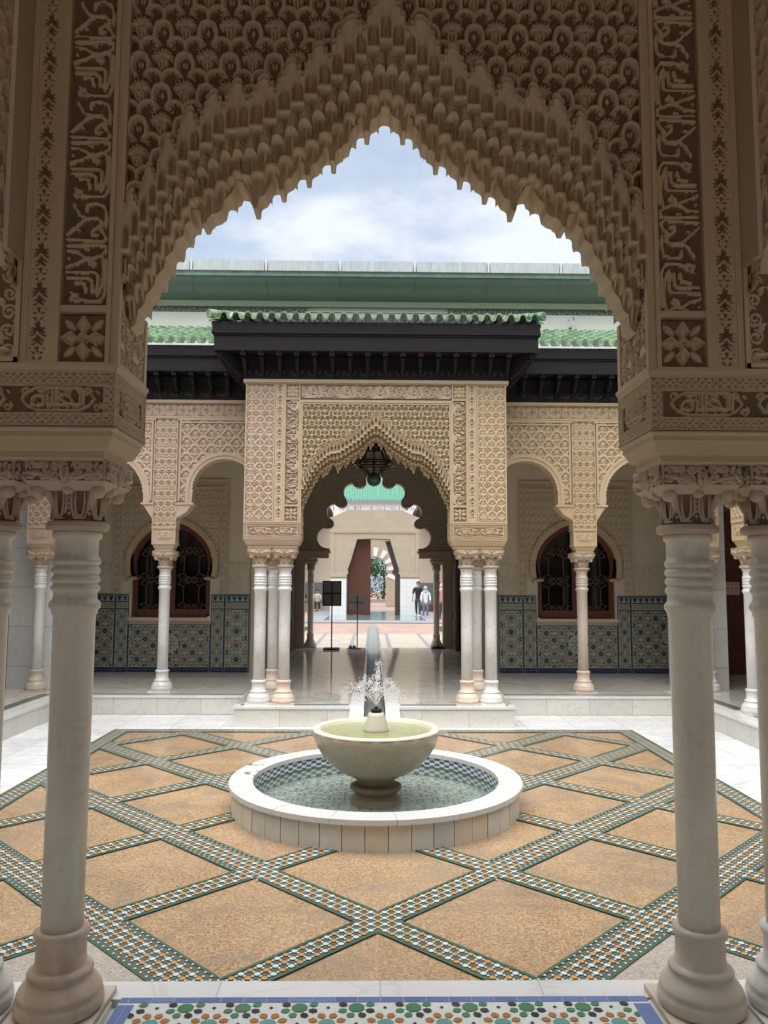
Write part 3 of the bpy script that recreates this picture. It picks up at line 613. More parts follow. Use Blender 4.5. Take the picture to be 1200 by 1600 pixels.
# ------------------------------------------------------------------ columns
def column_parts(root, base_m, shaft_m, cap_m, hi, bold=True):
    """built round the root's own origin, foot at z=0 (total 1.95 m)"""
    sg = 56 if hi else 24
    MB().box(-.154, .154, -.154, .154, 0, .022).build('plinth', m_basel if base_m is not m_colw else m_colw, root, local=True)
    bp = [(.140, .022), (.148, .030), (.1515, .048), (.148, .068), (.140, .078), (.143, .086), (.139, .096), (.128, .112), (.112, .132), (.104, .146), (.112, .152), (.108, .160), (.098, .168), (.087, .174), (.084, .262), (.092, .268), (.095, .280), (.092, .291), (.084, .297), (.072, .298)]
    MB().lathe(bp, seg=sg).build('base', base_m, root, smooth=True, local=True)
    sp = [(.0835, .297), (.0845, .9), (.0855, 1.395), (.0925, 1.400), (.093, 1.412), (.1035, 1.424), (.1055, 1.434), (.102, 1.444), (.092, 1.452), (.089, 1.462)]
    for k in range(4): z = 1.478+k*.033; sp += [(.088, z), (.096, z+.006), (.1005, z+.0155), (.096, z+.025)]
    sp += [(.0885, 1.612), (.087, 1.62), (.088, 1.672), (.098, 1.678), (.102, 1.690), (.098, 1.702)]
    sp = [(r*.862, z) for r, z in sp]
    MB().lathe(sp, seg=sg).build('shaft', shaft_m, root, smooth=True, local=True)
    cap = MB()
    cap.lathe([(.088, 1.7025), (.106, 1.706), (.112, 1.718), (.110, 1.732), (.100, 1.738), (.092, 1.7385)], seg=sg)
    cap.lathe([(.082, 1.739), (.084, 1.80), (.092, 1.845), (.1, 1.86)], seg=sg)
    cap.frustum((-.112, .112, -.112, .112, 1.845), (-.145, .145, -.145, .145, 1.875)); cap.box(-.142, .142, -.142, .142, 1.8752, 1.948)
    co = cap.build('capital', cap_m, root, local=True)
    if hi:
        MB().lathe([(.0842, 1.7395), (.0862, 1.80), (.0942, 1.845)], seg=sg, cap=False).build('drum_ground', m_patina_shade, co, smooth=True, local=True)  # dark drum paints in the shade and patina behind the ribbons
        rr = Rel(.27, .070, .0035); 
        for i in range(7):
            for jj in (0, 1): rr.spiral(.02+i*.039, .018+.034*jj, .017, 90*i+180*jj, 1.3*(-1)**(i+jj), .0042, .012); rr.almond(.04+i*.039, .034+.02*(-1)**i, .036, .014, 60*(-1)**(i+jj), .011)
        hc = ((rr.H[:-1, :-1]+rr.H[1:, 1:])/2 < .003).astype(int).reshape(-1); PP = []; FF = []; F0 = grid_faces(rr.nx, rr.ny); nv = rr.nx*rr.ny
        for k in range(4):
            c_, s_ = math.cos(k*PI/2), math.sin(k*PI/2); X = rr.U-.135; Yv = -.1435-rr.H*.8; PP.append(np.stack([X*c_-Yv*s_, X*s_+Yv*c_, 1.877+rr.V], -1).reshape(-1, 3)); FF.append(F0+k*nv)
        mesh_obj('capital_relief', np.concatenate(PP), np.concatenate(FF), [cap_m, m_patina_shade], co, np.tile(hc, 4), smooth=True, local=True)
    d = MB(); segt = 6
    # U-shaped ribbons round the lower drum
    n = 8
    for k in range(n):
        for off, rr in ((.0, .0055), (.42, .0045)):
            pts = []; w = .30*(1-off)
            for i in range(11):
                u = -1+2*i/10; a = 2*PI*(k+.5)/n+u*w; dz = 1.748+off*.02+.0 if abs(u) < .6 else 1.748+off*.02+.04*(abs(u)-.6)/.4
                pts.append((.0925*math.cos(a), .0925*math.sin(a), dz))
            a0 = 2*PI*(k+.5)/n
            pts = [(.094*math.cos(a0-w), .094*math.sin(a0-w), 1.845)]+pts+[(.094*math.cos(a0+w), .094*math.sin(a0+w), 1.845)]
            d.tube(pts, rr, segt)
        a = 2*PI*k/n
        for j in range(4): d.ball((.088*math.cos(a), .088*math.sin(a), 1.765+j*.018), .007, 6, 4)
    for k in range(4):   # corner volutes and mid-face bosses
        a = PI/4+k*PI/2; d.ball((.150*math.cos(a), .150*math.sin(a), 1.842), .027, 12, 8); d.tube([(.09*math.cos(a), .09*math.sin(a), 1.79), (.12*math.cos(a), .12*math.sin(a), 1.845), (.17*math.cos(a), .17*math.sin(a), 1.875)], [.012, .016, .014], 8)
        a = k*PI/2; d.ball((.108*math.cos(a), .108*math.sin(a), 1.846), .022, 10, 6, (1, 1, .8))
    # ogee leaf stems over the block faces
    for k in range(4):
        c, s = math.cos(k*PI/2), math.sin(k*PI/2)
        def q(u, w, z): return (c*w-s*u, s*w+c*u, z)
        for sg2 in (-1, 1):
            d.tube([q(0, .128, 1.862), q(sg2*.035, .140, 1.885), q(sg2*.085, .146, 1.898), q(sg2*.135, .149, 1.905)], [.010, .010, .009, .008], 6)
            d.tube([q(0, .147, 1.872), q(sg2*.012, .150, 1.90), q(sg2*.008, .150, 1.925), q(sg2*.022, .150, 1.935)], [.006, .007, .007, .005], 6)
            d.tube([q(sg2*.135, .146, 1.885), q(sg2*.115, .150, 1.915), q(sg2*.128, .150, 1.94)], [.009, .008, .006], 6)
            for j in range(5 if hi else 2):
                d.ball(q(sg2*(.035+.02*j), .144, 1.918+.012*(-1)**j), .010, 6, 4, (1, .7, 1))
        d.box(-.1495 if k % 2 == 0 else -.1495, .1495, -.1495, .1495, 1.945, 1.9495) if k == 0 else None
    d.build('capital_carving', cap_m, co, smooth=True, local=True)
def new_col(label, x, y, z=.25, base_m=None, shaft_m=None, cap_m=None, hi=False, group=None, rot=0):
    t = thing('marble_column', label, 'column', (0, 0, 0), group)
    column_parts(t, base_m or m_colw, shaft_m or m_colw, cap_m or m_cap, hi)
    t.location = (x, y, z); t.rotation_euler.z = rot
    return t

G1, G2, G3 = 'columns carrying the near arch', 'columns carrying the far arch', 'columns of the side galleries'
RECESS_MAT['m'] = m_patina_shade
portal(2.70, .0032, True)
RECESS_MAT['m'] = m_patina_shade2
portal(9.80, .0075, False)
RECESS_MAT['m'] = None
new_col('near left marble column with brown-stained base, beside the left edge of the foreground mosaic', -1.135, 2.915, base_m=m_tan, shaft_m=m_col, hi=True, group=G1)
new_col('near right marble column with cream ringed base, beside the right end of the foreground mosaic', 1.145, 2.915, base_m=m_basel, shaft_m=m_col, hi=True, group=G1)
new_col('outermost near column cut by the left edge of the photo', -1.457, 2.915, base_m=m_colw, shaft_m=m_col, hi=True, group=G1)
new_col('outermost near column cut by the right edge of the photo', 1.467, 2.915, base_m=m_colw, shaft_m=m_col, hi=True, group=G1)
new_col('outer front column of the far arch on the left, all white base', -1.455, 9.98, base_m=m_colw, group=G2)
new_col('inner front column of the far arch on the left, pinkish ring at its foot', -1.145, 9.98, base_m=m_pink, group=G2)
new_col('white column standing behind the front pair left of the far arch', -1.44, 11.19, base_m=m_pink, group=G2)
new_col('inner front column of the far arch on the right, pinkish stained base', 1.165, 9.98, base_m=m_pink, group=G2)
new_col('outer front column of the far arch on the right, all white base', 1.47, 9.98, base_m=m_colw, group=G2)
new_col('white column standing behind the front pair right of the far arch', 1.45, 11.19, base_m=m_pink, group=G2)
new_col('lone white column in front of the left horseshoe window', -2.955, 11.08, base_m=m_colw, group=G3)
new_col('lone cream-stained column in front of the right horseshoe window', 2.935, 11.08, base_m=m_pink, shaft_m=m_basel, group=G3)
new_col('column with peach foot in the far left corner, against white cladding', -4.70, 11.08, base_m=m_basel, cap_m=m_cappk, group=G3)
new_col('column in the far right corner by the dark wooden door', 4.72, 11.08, base_m=m_colw, group=G3)
new_col('right gallery column behind the outermost near column', 4.45, 9.25, base_m=m_colw, group=G3)
# ------------------------------------------------------------------ ground, court floor, terraces
def st(o): o['kind'] = 'structure'; return o
def sbox(name, m, *a): return st(box(name, m, None, *a))
sbox('ground', m_pinkp, -90, 90, -60, 160, -.35, -.03)
sbox('marble_paving', m_pave, -4.16, 4.16, 2.2, 10.66, -.02, 0.0)
sbox('court_floor', m_gran, -3.1, 3.1, 2.6, 9.56, -.03, .004)
g = MB()
for s in (-1, 1):
    h = .60; cx, cy = s*1.4575, 3.515; g.prism([(cx-h, cy), (cx, cy-h), (cx+h, cy), (cx, cy+h)], -.02, .0075, 'xy')
g.build('granite_paving', m_grang); st(bpy.data.objects['granite_paving'])

S_ = .7285; Y0_ = 6.44
def node(i, j): return (i*S_, Y0_+j*.7325)   # nodes where i+j odd
def mosaic_bands():
    z = .0085; fb = MB(); gb = MB(); pieces = []
    def inside(x, y, m=.0): return abs(x) < 3.02-m and 2.75 < y < 9.50-m
    segs = []
    for i in range(-5, 6):
        for j in range(-6, 6):
            if (i+j) % 2 == 0: continue
            for di in (1, -1):
                x0, y0 = node(i, j); x1, y1 = node(i+di, j+1)
                if not (inside((x0+x1)/2, (y0+y1)/2)): continue
                mx = (x0+x1)/2; wide = (di == -1 and mx < -.75) or (di == 1 and mx > .75)
                segs.append(((x0, y0), (x1, y1), .125 if wide else .092, di))
    tris = []
    for (p, q, w, di) in segs:
        d = (Vector(q)-Vector(p)).normalized(); n = Vector((-d.y, d.x)); zz = z if di == 1 else z+.0012
        P = [Vector(p)-n*w, Vector(q)-n*w, Vector(q)+n*w, Vector(p)+n*w]
        P = [(max(-3.05, min(3.05, v.x)), min(9.52, v.y), zz) for v in P]
        fb.add(P, [(0, 1, 2, 3)])
        for s in (-1, 1):
            e = .105; a = Vector(p)+d*e; b = Vector(q)-d*e; bw = .019
            Q = [a+n*s*(w-bw), b+n*s*(w-bw), b+n*s*w, a+n*s*w]
            if s < 0: Q = Q[::-1]
            if all(abs(v.x) < 3.0 and v.y < 9.46 for v in Q): gb.add([(v.x, v.y, z+.004) for v in Q], [(0, 1, 2, 3)])
    for x0, x1, y0, y1 in ((-3.1, -2.90, 2.7, 9.56), (2.90, 3.1, 2.7, 9.56), (-2.90, 2.90, 9.40, 9.56)):
        fb.add([(x0, y0, z+.0024), (x1, y0, z+.0024), (x1, y1, z+.0024), (x0, y1, z+.0024)], [(0, 1, 2, 3)])
    for x0, x1, y0, y1 in ((-3.1, -3.07, 2.7, 9.56), (-2.93, -2.90, 2.7, 9.4), (3.07, 3.1, 2.7, 9.56), (2.90, 2.93, 2.7, 9.4), (-3.07, 3.07, 9.535, 9.56), (-2.9, 2.9, 9.40, 9.42)):
        gb.add([(x0, y0, z+.0045), (x1, y0, z+.0045), (x1, y1, z+.0045), (x0, y1, z+.0045)], [(0, 1, 2, 3)])
    st(fb.build('mosaic_band', m_tfield)); st(gb.build('mosaic_border', m_tgreen))
    # tesserae on a diagonal lattice common to every band
    q = S_*math.sqrt(2)/20; pc = MB(); zz = z+.0050
    def disc(x, y, r, n, m, a0=0):
        pc.m = m; b = len(pc.V); pc.V += [(x+r*math.cos(a0+2*PI*k/n), y+r*math.sin(a0+2*PI*k/n), zz) for k in range(n)]; pc.F.append(tuple(range(b, b+n))); pc.M.append(m)
    def inband(x, y, m):
        if abs(x) > 3.1 or y > 9.56 or y < 2.8: return False
        if (abs(x) > 2.93+m*.5 and abs(x) < 3.07-m*.3) or (9.42+m*.5 < y < 9.535-m*.3 and abs(x) < 3.07): return True
        if abs(x) > 2.90 or y > 9.40: return False
        a = (x/S_+(y-Y0_)/.7325); b = (x/S_-(y-Y0_)/.7325)
        da = abs((a-1+1) % 2-1); db = abs((b-1+1) % 2-1)    # distance to nearest odd line
        k = S_/math.sqrt(2)
        wa = .125 if x < -.70 else .092; wb = .125 if x > .70 else .092
        return da*k < wa-.019-m or db*k < wb-.019-m
    N = 100
    for i in range(-N, N):
        for j in range(-N, N):
            a, b = i*q, j*q; x = (a+b)/math.sqrt(2); y = Y0_+(a-b)/math.sqrt(2)*.7325/S_
            x += S_*.0
            if abs(x) > 3.2 or not 2.8 < y < 9.6: continue
            if math.hypot(x, y-6.43) < 1.12: continue
            if inband(x, y, .009): disc(x, y, .0155, 8, (0 if (i+j) % 2 == 0 else 3))
            for dx, dy in ((q/2, 0), (0, q/2), (q/2, q/2)):
                a2, b2 = a+dx, b+dy; x2 = (a2+b2)/math.sqrt(2); y2 = Y0_+(a2-b2)/math.sqrt(2)*.7325/S_
                if inband(x2, y2, .002):
                    if dx and dy: disc(x2, y2, .0046, 4, 2)
                    else: disc(x2, y2, .0072, 5, 1, i)
    st(pc.build('mosaic_tesserae', [m_torange, m_twhite, m_trust, m_tmint]))
mosaic_bands()

def star_mosaic():
    z = .2545; fl = MB(); fl.box(-.945, .975, -1.2, 3.012, .2, z); st(fl.build('terrace_mosaic_floor', m_twhite))
    b = MB(); b.box(-.945, .975, 2.976, 3.012, z-.01, z+.0015); b.box(-.945, -.885, -1.2, 2.962, z-.01, z+.0015); b.box(.915, .975, -1.2, 2.962, z-.01, z+.0015); st(b.build('terrace_mosaic_border', m_tblue))
    p = MB(); P = .203; zz = z+.0025; X0b, X1b, Y1b = -.884, .914, 2.973
    def poly(pts, m):
        cx = sum(q[0] for q in pts)/len(pts); cy = sum(q[1] for q in pts)/len(pts)
        if not (X0b+.004 < cx < X1b-.004 and cy < Y1b-.004 and cy > 1.5): return
        pts = [(min(max(q[0], X0b), X1b), min(q[1], Y1b)) for q in pts]
        bb = len(p.V); p.V += [(q[0], q[1], zz) for q in pts]; p.F.append(tuple(range(bb, bb+len(pts)))); p.M.append(m)
    for i in range(-5, 6):
        for j in range(-1, 9):
            for off in (0, 1):
                cx, cy = .015+(i+off*.5)*P, 2.838-(j+off*.5)*P
                poly([(cx+.030*math.cos(PI/8+k*PI/4), cy+.030*math.sin(PI/8+k*PI/4)) for k in range(8)], 3 if off == 0 else 1)
                for k in range(8):
                    a = k*PI/4+(PI/8 if off else PI/8); c, s = math.cos(a), math.sin(a)
                    L = [(.035, 0), (.044, .0125), (.059, .0145), (.071, 0), (.059, -.0145), (.044, -.0125)]
                    mcol = 0 if off == 0 else (1 if k % 4 < 2 else 2)
                    poly([(cx+u*c-v*s, cy+u*s+v*c) for u, v in L], mcol)
            cx, cy = .015+(i+.5)*P, 2.838-j*P
            for ox, oy in ((0, 0), (P/2, P/2)): poly([(cx+ox-.008, cy+oy), (cx+ox, cy+oy-.008), (cx+ox+.008, cy+oy), (cx+ox, cy+oy+.008)], 2)
    st(p.build('terrace_mosaic_tesserae', [m_trust, m_tgreen2, m_tblack, m_tteal]))
star_mosaic()

def fleck_strip(mb, x0, x1, y0, y1, z, axis='x'):
    L = (x1-x0) if axis == 'x' else (y1-y0); n = int(L/.045)
    for k in range(n):
        for r in (0, 1):
            t = (k+.5*r+.4)*.045; w = (y1-y0) if axis == 'x' else (x1-x0)
            cx, cy = (x0+t, y0+w*(.3+.4*r)) if axis == 'x' else (x0+w*(.3+.4*r), y0+t)
            mb.add([(cx-.011, cy, z), (cx, cy-.011, z), (cx+.011, cy, z), (cx, cy+.011, z)], [(0, 1, 2, 3)])
def terraces():
    w = MB()
    # far stage + terrace, channel left open between x=-.13 and .13
    def slab(x0, x1, y0, y1, nose=()):
        w.box(x0, x1, y0, y1, 0, .22)
    body = MB(); top = MB(); side = MB()
    for s in (-1, 1):
        a, b = sorted((s*.30, s*1.72)); body.box(a, b, 9.745, 10.66, 0, .222)
        a, b = sorted((s*.30, s*1.735)); top.box(a, b, 9.73, 9.95, .222, .25)
        a, b = sorted((s*1.72, s*4.12)); body.box(a, b, 10.665, 11.2, 0, .222)
        a, b = sorted((s*1.735, s*4.13)); top.box(a, b, 10.65, 10.90, .222, .25)
        a, b = sorted((s*4.13, s*5.2)); side.box(a, b, 2.2, 11.2, 0, .222)
        a, b = sorted((s*4.115, s*4.33)); top.box(a, b, 2.2, 11.2, .2222, .2505)
        a, b = sorted((s*1.72, s*4.12)); body.box(a, b, 1.5, 2.22, 0, .222); top.box(a, b, 1.6, 2.235, .222, .25)
    body.box(-1.72, 1.72, 1.5, 3.125, 0, .222); top.box(-1.735, 1.735, 3.0125, 3.14, .222, .25)
    st(body.build('terrace_riser', m_riser)); st(side.build('side_terrace_riser', m_risery)); st(top.build('terrace_edge_slabs', m_pavc))
    f = MB()
    for s in (-1, 1):
        a, b = sorted((s*.30, s*1.735)); f.box(a, b, 9.95, 10.9, .1, .2495)
        a, b = sorted((s*.30, s*4.33)); f.box(a, b, 10.9, 13.5, .1, .2496); a, b = sorted((s*4.33, s*8.5)); f.box(a, b, 1.0, 13.5, .1, .2494)
        a, b = sorted((s*.30, s*2.3)); f.box(a, b, 13.5, 18.45, .1, .2497)
        a, b = sorted((s*.975, s*4.3)); f.box(a, b, -3.0, 3.0, .1, .2492)
    f.box(-.95, .98, -3.0, -1.2, .1, .2493)
    st(f.build('polished_floor', m_hall))
    k = MB(); fl = MB()
    for s in (-1, 1):
        for (x0, x1, y0, y1, ax) in ((.32, 1.66, 9.85, 9.925, 'x'), (1.76, 4.33, 10.76, 10.835, 'x')):
            a, b = sorted((s*x0, s*x1)); k.box(a, b, y0, y1, .24, .2535); fleck_strip(fl, a, b, y0, y1, .2550)
        a, b = sorted((s*4.37, s*4.50)); k.box(a, b, 2.4, 10.76, .24, .2535); fleck_strip(fl, a, b, 2.4, 10.76, .2550, 'y')
    st(k.build('floor_edge_mosaic', m_tfield)); st(fl.build('floor_edge_tesserae', m_zbg))
    c = MB(); f2 = MB()
    for s in (-1, 1):
        a, b = sorted((s*.13, s*.30)); c.box(a, b, 9.735, 11.0, .05, .2535); c.box(*sorted((s*.13, s*.17)), 11.0, 18.47, .05, .2535); f2.box(*sorted((s*.17, s*.3005)), 11.0, 18.45, .05, .2491)
        c.add([(a, 9.735, .2535), (b, 9.735, .2535), (b, 8.0, .02), (a, 8.0, .02), (a, 9.735, 0), (b, 9.735, 0), (b, 8.0, 0), (a, 8.0, 0)], [(0, 3, 2, 1), (3, 7, 6, 2), (0, 4, 7, 3), (1, 2, 6, 5)])
    st(c.build('channel_border', m_pavc)); st(f2.build('polished_floor', m_hall))
    c = MB(); c.box(-.13, .13, 9.2, 31, -.02, .115); st(c.build('water_channel', mat('channel_floor', (.30, .30, .26), .55, (.24, .24, .21), 8, .5, slab=(.1, .1, .01, (.2, .2, .2), 'XY', .25))))
    c = MB()
    for s in (-1, 1): a, b = sorted((s*.126, s*.1299)); c.box(a, b, 9.74, 18.47, .10, .2530)
    st(c.build('channel_side', m_zblack))
terraces()
sbox('sand_paving', m_sand, -9, 9, 18.47, 27, -.03, .002)
c = MB()
for x in (-1.62, -.62, .45, 1.55, 2.7): c.box(x-.055, x+.055, 18.6, 27.5, .0, .007)
c.box(-.2, -.13, 18.47, 31, 0, .02); c.box(.13, .2, 18.47, 31, 0, .02)
st(c.build('grey_stone_strips', m_greyst))

# ------------------------------------------------------------------ fountain
CY = 6.43
def fountain():
    t = thing('fountain_pool', 'round raised pool of upright pale slabs with a flat white marble rim', 'fountain pool', (0, CY, 0))
    n = 46; names = []
    w = MB()
    for k in range(n):
        a0, a1 = 2*PI*k/n+.0028, 2*PI*(k+1)/n-.0028; w.m = int(RNG.choice(3, p=[.45, .3, .25])); ro = 1.135+RNG.uniform(-.002, .003)
        P = [(ro*math.cos(a0), ro*math.sin(a0)), (ro*math.cos(a1), ro*math.sin(a1)), (1.06*math.cos(a1), 1.06*math.sin(a1)), (1.06*math.cos(a0), 1.06*math.sin(a0))]
        w.prism([(x, CY+y) for x, y in P][::-1], .004, .182, 'xy')
    w.build('side_slabs', m_ringside, t)
    j = MB(); j.lathe([(1.0, .0), (1.128, .0), (1.128, .180), (1.0, .180)], (0, CY), 96, cap=False); j.build('joint_backing', mat('dark_joint', (.30, .27, .22), .8), t)
    r = MB(); ns = 16
    for k in range(ns):
        a0, a1 = 2*PI*(k+.3)/ns+.0015, 2*PI*(k+1.3)/ns-.0015; A = []; B = []
        for i in range(7):
            a = a0+(a1-a0)*i/6; A.append((.975*math.cos(a), CY+.975*math.sin(a))); B.append((1.16*math.cos(a), CY+1.16*math.sin(a)))
        poly = A+B[::-1]; r.prism(poly[::-1] if False else poly, .183, .217+RNG.uniform(0, .0015), 'xy')
    r.m = 1
    for k in range(13):
        x, y = -1.02+RNG.uniform(-.05, .08), 6.60+RNG.uniform(-.24, .26); sz = RNG.uniform(.005, .018)
        r.add([(x+sz*1.8*math.cos(a)*RNG.uniform(.5, 1.3), y+sz*math.sin(a)*RNG.uniform(.5, 1.3), .2195) for a in np.linspace(0, 2*PI, 8)[:-1]], [tuple(range(7))])
    r.build('rim', [m_ringtop, mat('dirt', (.13, .11, .10), .8)], t)
    # tiled inner wall: blue and white squares set on the diagonal
    iw = MB(); na, nz = 120, 7; z0, z1 = .02, .183
    for i in range(na):
        for k in range(nz):
            a0 = 2*PI*i/na; a1 = 2*PI*(i+1)/na; za = z0+(z1-z0)*k/nz; zb = z0+(z1-z0)*(k+1)/nz; rr = .985; iw.m = 0 if k != 1 else 2
            if (i+k) % 2: iw.m = 1
            q = [(rr*math.cos(a), CY+rr*math.sin(a), z) for a, z in ((a0, za), (a1, za), (a1, zb), (a0, zb))]; iw.add(q, [(3, 2, 1, 0)])
    iw.build('tiled_wall', [m_bluet, m_twhite, m_tgreen2], t)
    fl = MB(); q = .042
    fl.m = 0; fl.lathe([(1.0, .0), (1.0, .0155)], (0, CY), 48)
    for i in range(-24, 25):
        for k in range(-24, 25):
            x, y = i*q, k*q
            if math.hypot(x, y) > .96 or RNG.random() < .1: continue
            fl.m = int(RNG.choice([1, 2, 3, 4], p=[.4, .25, .2, .15])); rr = q*.36; a = (i+k) % 2*.7
            fl.add([(x+rr*math.cos(a+m*PI/2), CY+y+rr*math.sin(a+m*PI/2), .0165) for m in range(4)], [(0, 1, 2, 3)])
    fl.build('tiled_floor', [m_zbg, m_twhite, m_bluet, m_tteal, m_tfield], t)
    wl = MB(); wl.lathe([(.9835, .086), (.9835, .100)], (0, CY), 96, cap=False); wl.build('waterline', mat('algae_line', (.16, .22, .10), .6, (.10, .14, .07), 12, .5), t)
    wt = MB(); wt.lathe([(.001, .085), (.983, .085)], (0, CY), 64, cap=False); wt.add([(.983*math.cos(2*PI*k/64), CY+.983*math.sin(2*PI*k/64), .085) for k in range(64)], []); o = wt.build('water', m_water1, t)
    b = thing('fountain_bowl', 'stone bowl on a turned pedestal standing in the round pool, full of greenish water', 'fountain', (0, CY, .085))
    pr = [(.19, .235), (.27, .262), (.35, .315), (.43, .395), (.485, .48), (.508, .555), (.513, .592), (.507, .600), (.452, .603), (.446, .596), (.44, .565), (.40, .45), (.3, .36), (.001, .33)]
    MB().lathe([(.001, .232)]+pr[:8], (0, CY), 20, cap=False).build('bowl', m_bowl, b, smooth=True)
    MB().lathe([(.5125, .5925), (.512, .598), (.505, .604), (.455, .606), (.447, .600), (.44, .565), (.38, .52)], (0, CY), 64, cap=False).build('rim', m_bowlrim, b, smooth=True)
    MB().lathe([(.001, .578), (.1, .578), (.25, .579), (.4445, .578)], (0, CY), 48, cap=False).build('water', m_water2, b)
    pp = [(.205, .0), (.205, .05), (.19, .07), (.165, .085), (.160, .10), (.185, .115), (.207, .135), (.205, .155), (.18, .168), (.155, .175), (.150, .20), (.17, .215), (.19, .225), (.19, .24)]
    MB().lathe(pp, (0, CY), 40).build('pedestal', m_ped, b, smooth=True)
    MB().lathe([(.105, .57), (.100, .60), (.085, .65), (.070, .70), (.060, .722), (.03, .726)], (0, CY), 32).build('cone', m_bowlrim, b, smooth=True)
    nz = MB(); nz.lathe([(.043, .722), (.045, .728), (.045, .748), (.038, .752), (.012, .756), (.010, .77)], (0, CY), 24); nz.build('nozzle', m_iron, b)
    s = MB()
    for k in range(46):
        a = RNG.uniform(0, 2*PI); v = RNG.uniform(.25, 1)**.7*.34; top = (1.12 if k < 4 else 1.10-.5*v+RNG.uniform(-.10, .02)); x, y = v*math.cos(a)*(.15 if k < 4 else 1), v*math.sin(a)*(.15 if k < 4 else 1)
        pts = []; H = top-.77
        for i in range(9):
            u = i/8*.92; pts.append((x*u*.62, CY+y*u*.62, .77+H*(1-(1-u)**2)))
        if k % 2: s.tube(pts[:5], [.0013, .0012, .0011, .0009, .0006], 5)
        for i in range(36):
            u = RNG.uniform(.40, 1.6); px, py = x*u*.62+RNG.normal(0, .010), y*u*.62+RNG.normal(0, .010); pz = .77+H*(1-(1-u)**2)+RNG.normal(0, .012)
            if pz < .6: continue
            s.ball((px, CY+py, pz), RNG.uniform(.0015, .0038), 6, 4, (1, 1, RNG.uniform(.9, 1.8)))
    o = s.build('water_spray', m_spray); tag(o, 'white spray of fine jets and droplets leaping from the bowl nozzle', 'water spray', kind='stuff')
fountain()

